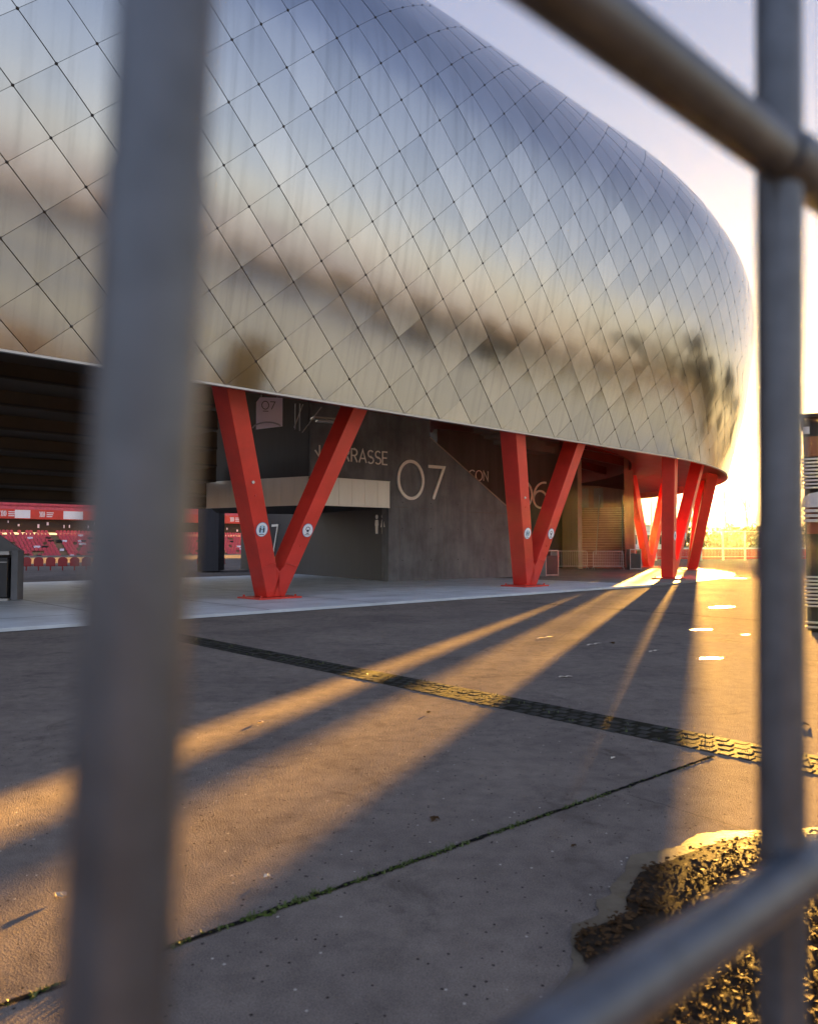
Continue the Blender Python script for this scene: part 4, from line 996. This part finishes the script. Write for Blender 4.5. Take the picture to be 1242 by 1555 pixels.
# streaky low cloud away from the sun
mp = N(nt, 'ShaderNodeMapping'); mp.inputs['Scale'].default_value = (1.0, 1.0, 4.2); L(tc.outputs['Generated'], mp.inputs[0])
cn_ = N(nt, 'ShaderNodeTexNoise', i_Scale=2.6, i_Detail=6.0, i_Roughness=.58); L(mp.outputs[0], cn_.inputs['Vector'])
cr_ = N(nt, 'ShaderNodeMapRange'); cr_.interpolation_type = 'SMOOTHSTEP'; cr_.inputs[1].default_value = .47; cr_.inputs[2].default_value = .66; L(cn_.outputs[0], cr_.inputs[0])
lowm = ramp(nt, [(0, g3(1)), (E_(10), g3(.85)), (E_(20), g3(.25)), (E_(30), g3(0))]); L(eln.outputs[0], lowm.inputs[0])
cm = N(nt, 'ShaderNodeMath', operation='MULTIPLY'); L(cr_.outputs[0], cm.inputs[0]); L(lowm.outputs[0], cm.inputs[1])
cm2 = N(nt, 'ShaderNodeMath', operation='MULTIPLY'); L(cm.outputs[0], cm2.inputs[0]); L(side.outputs[0], cm2.inputs[1])
cm3 = N(nt, 'ShaderNodeMath', operation='MULTIPLY'); L(cm2.outputs[0], cm3.inputs[0]); cm3.inputs[1].default_value = .75
cc = ramp(nt, [(0, (.80, .62, .52)), (E_(8), (.74, .66, .62)), (E_(20), (.62, .70, .80))]); L(eln.outputs[0], cc.inputs[0])
mc = N(nt, 'ShaderNodeMix', data_type='RGBA'); L(cm3.outputs[0], mc.inputs[0]); L(mx2.outputs[2], mc.inputs[6]); L(cc.outputs[0], mc.inputs[7])
# aureole round the sun
def lobe(width, amp, col):
    a = N(nt, 'ShaderNodeMath', operation='DIVIDE'); L(ac.outputs[0], a.inputs[0]); a.inputs[1].default_value = R(width)
    p = N(nt, 'ShaderNodeMath', operation='POWER'); p.inputs[1].default_value = 1.6; L(a.outputs[0], p.inputs[0])
    n = N(nt, 'ShaderNodeMath', operation='MULTIPLY'); n.inputs[1].default_value = -1; L(p.outputs[0], n.inputs[0])
    e = N(nt, 'ShaderNodeMath', operation='EXPONENT'); L(n.outputs[0], e.inputs[0])
    s_ = N(nt, 'ShaderNodeVectorMath', operation='SCALE'); s_.inputs[0].default_value = tuple(c * amp for c in col); L(e.outputs[0], s_.inputs['Scale']); return s_
l1 = lobe(9.0, 1.4, (1.0, .80, .42)); l2 = lobe(1.6, 14.0, (1.0, .85, .5))
ad1 = N(nt, 'ShaderNodeVectorMath', operation='ADD'); L(l1.outputs[0], ad1.inputs[0]); L(l2.outputs[0], ad1.inputs[1])
ns = N(nt, 'ShaderNodeVectorMath', operation='SCALE'); L(sky.outputs[0], ns.inputs[0]); ns.inputs['Scale'].default_value = .05
ad2 = N(nt, 'ShaderNodeVectorMath', operation='ADD'); L(ad1.outputs[0], ad2.inputs[0]); L(ns.outputs[0], ad2.inputs[1])
ad3 = N(nt, 'ShaderNodeVectorMath', operation='ADD'); L(mc.outputs[2], ad3.inputs[0]); L(ad2.outputs[0], ad3.inputs[1])
dim = N(nt, 'ShaderNodeVectorMath', operation='SCALE'); L(ad3.outputs[0], dim.inputs[0]); dim.inputs['Scale'].default_value = .70
L(dim.outputs[0], bg.inputs['Color']); bg.inputs['Strength'].default_value = .05


hz = MB(); hz.box((30, 60, 29.5), (420, 400, 61)); M['haze'] = bpy.data.materials.new('haze'); M['haze'].use_nodes = True  # haze volume added to give a glow and veil around the sun
hn = M['haze'].node_tree; hn.nodes.remove(hn.nodes['Principled BSDF']); pvn = N(hn, 'ShaderNodeVolumePrincipled'); pvn.inputs['Color'].default_value = (.95, .93, .9, 1); pvn.inputs['Density'].default_value = .000032; pvn.inputs['Anisotropy'].default_value = .88
hn.links.new(pvn.outputs[0], hn.nodes['Material Output'].inputs['Volume'])
tag(hz.build('haze', M['haze']), kind='stuff', label='thin haze added for a golden glow around the low sun', cat='haze')
# ------------------------------------------------------------------ camera, render settings
cam = bpy.data.cameras.new('camera'); co = bpy.data.objects.new('camera', cam); COL.objects.link(co)
cam.sensor_fit = 'VERTICAL'; cam.sensor_height = 24.0; cam.sensor_width = 24 * .8; cam.lens = 24 * 1143.8 / 1555
cam.clip_start = .02; cam.clip_end = 2000
co.location = (0, 0, H); co.rotation_euler = (R(90 + 2.55), 0, 0)
cam.dof.use_dof = True; cam.dof.focus_distance = 22; cam.dof.aperture_fstop = cam.lens / 7.6; cam.dof.aperture_blades = 0
scene.camera = co
vs_ = scene.view_settings; vs_.view_transform = 'Standard'; vs_.look = 'None'; vs_.gamma = 1; vs_.exposure = 5.16; vs_.use_curve_mapping = False
scene.render.engine = 'CYCLES'
cy = scene.cycles; cy.use_denoising = True; cy.max_bounces = 8; cy.diffuse_bounces = 4; cy.glossy_bounces = 4; cy.caustics_reflective = False; cy.caustics_refractive = False
cy.sample_clamp_indirect = 2.0
for o in list(bpy.data.objects):
    if '_loc' in o: del o['_loc']
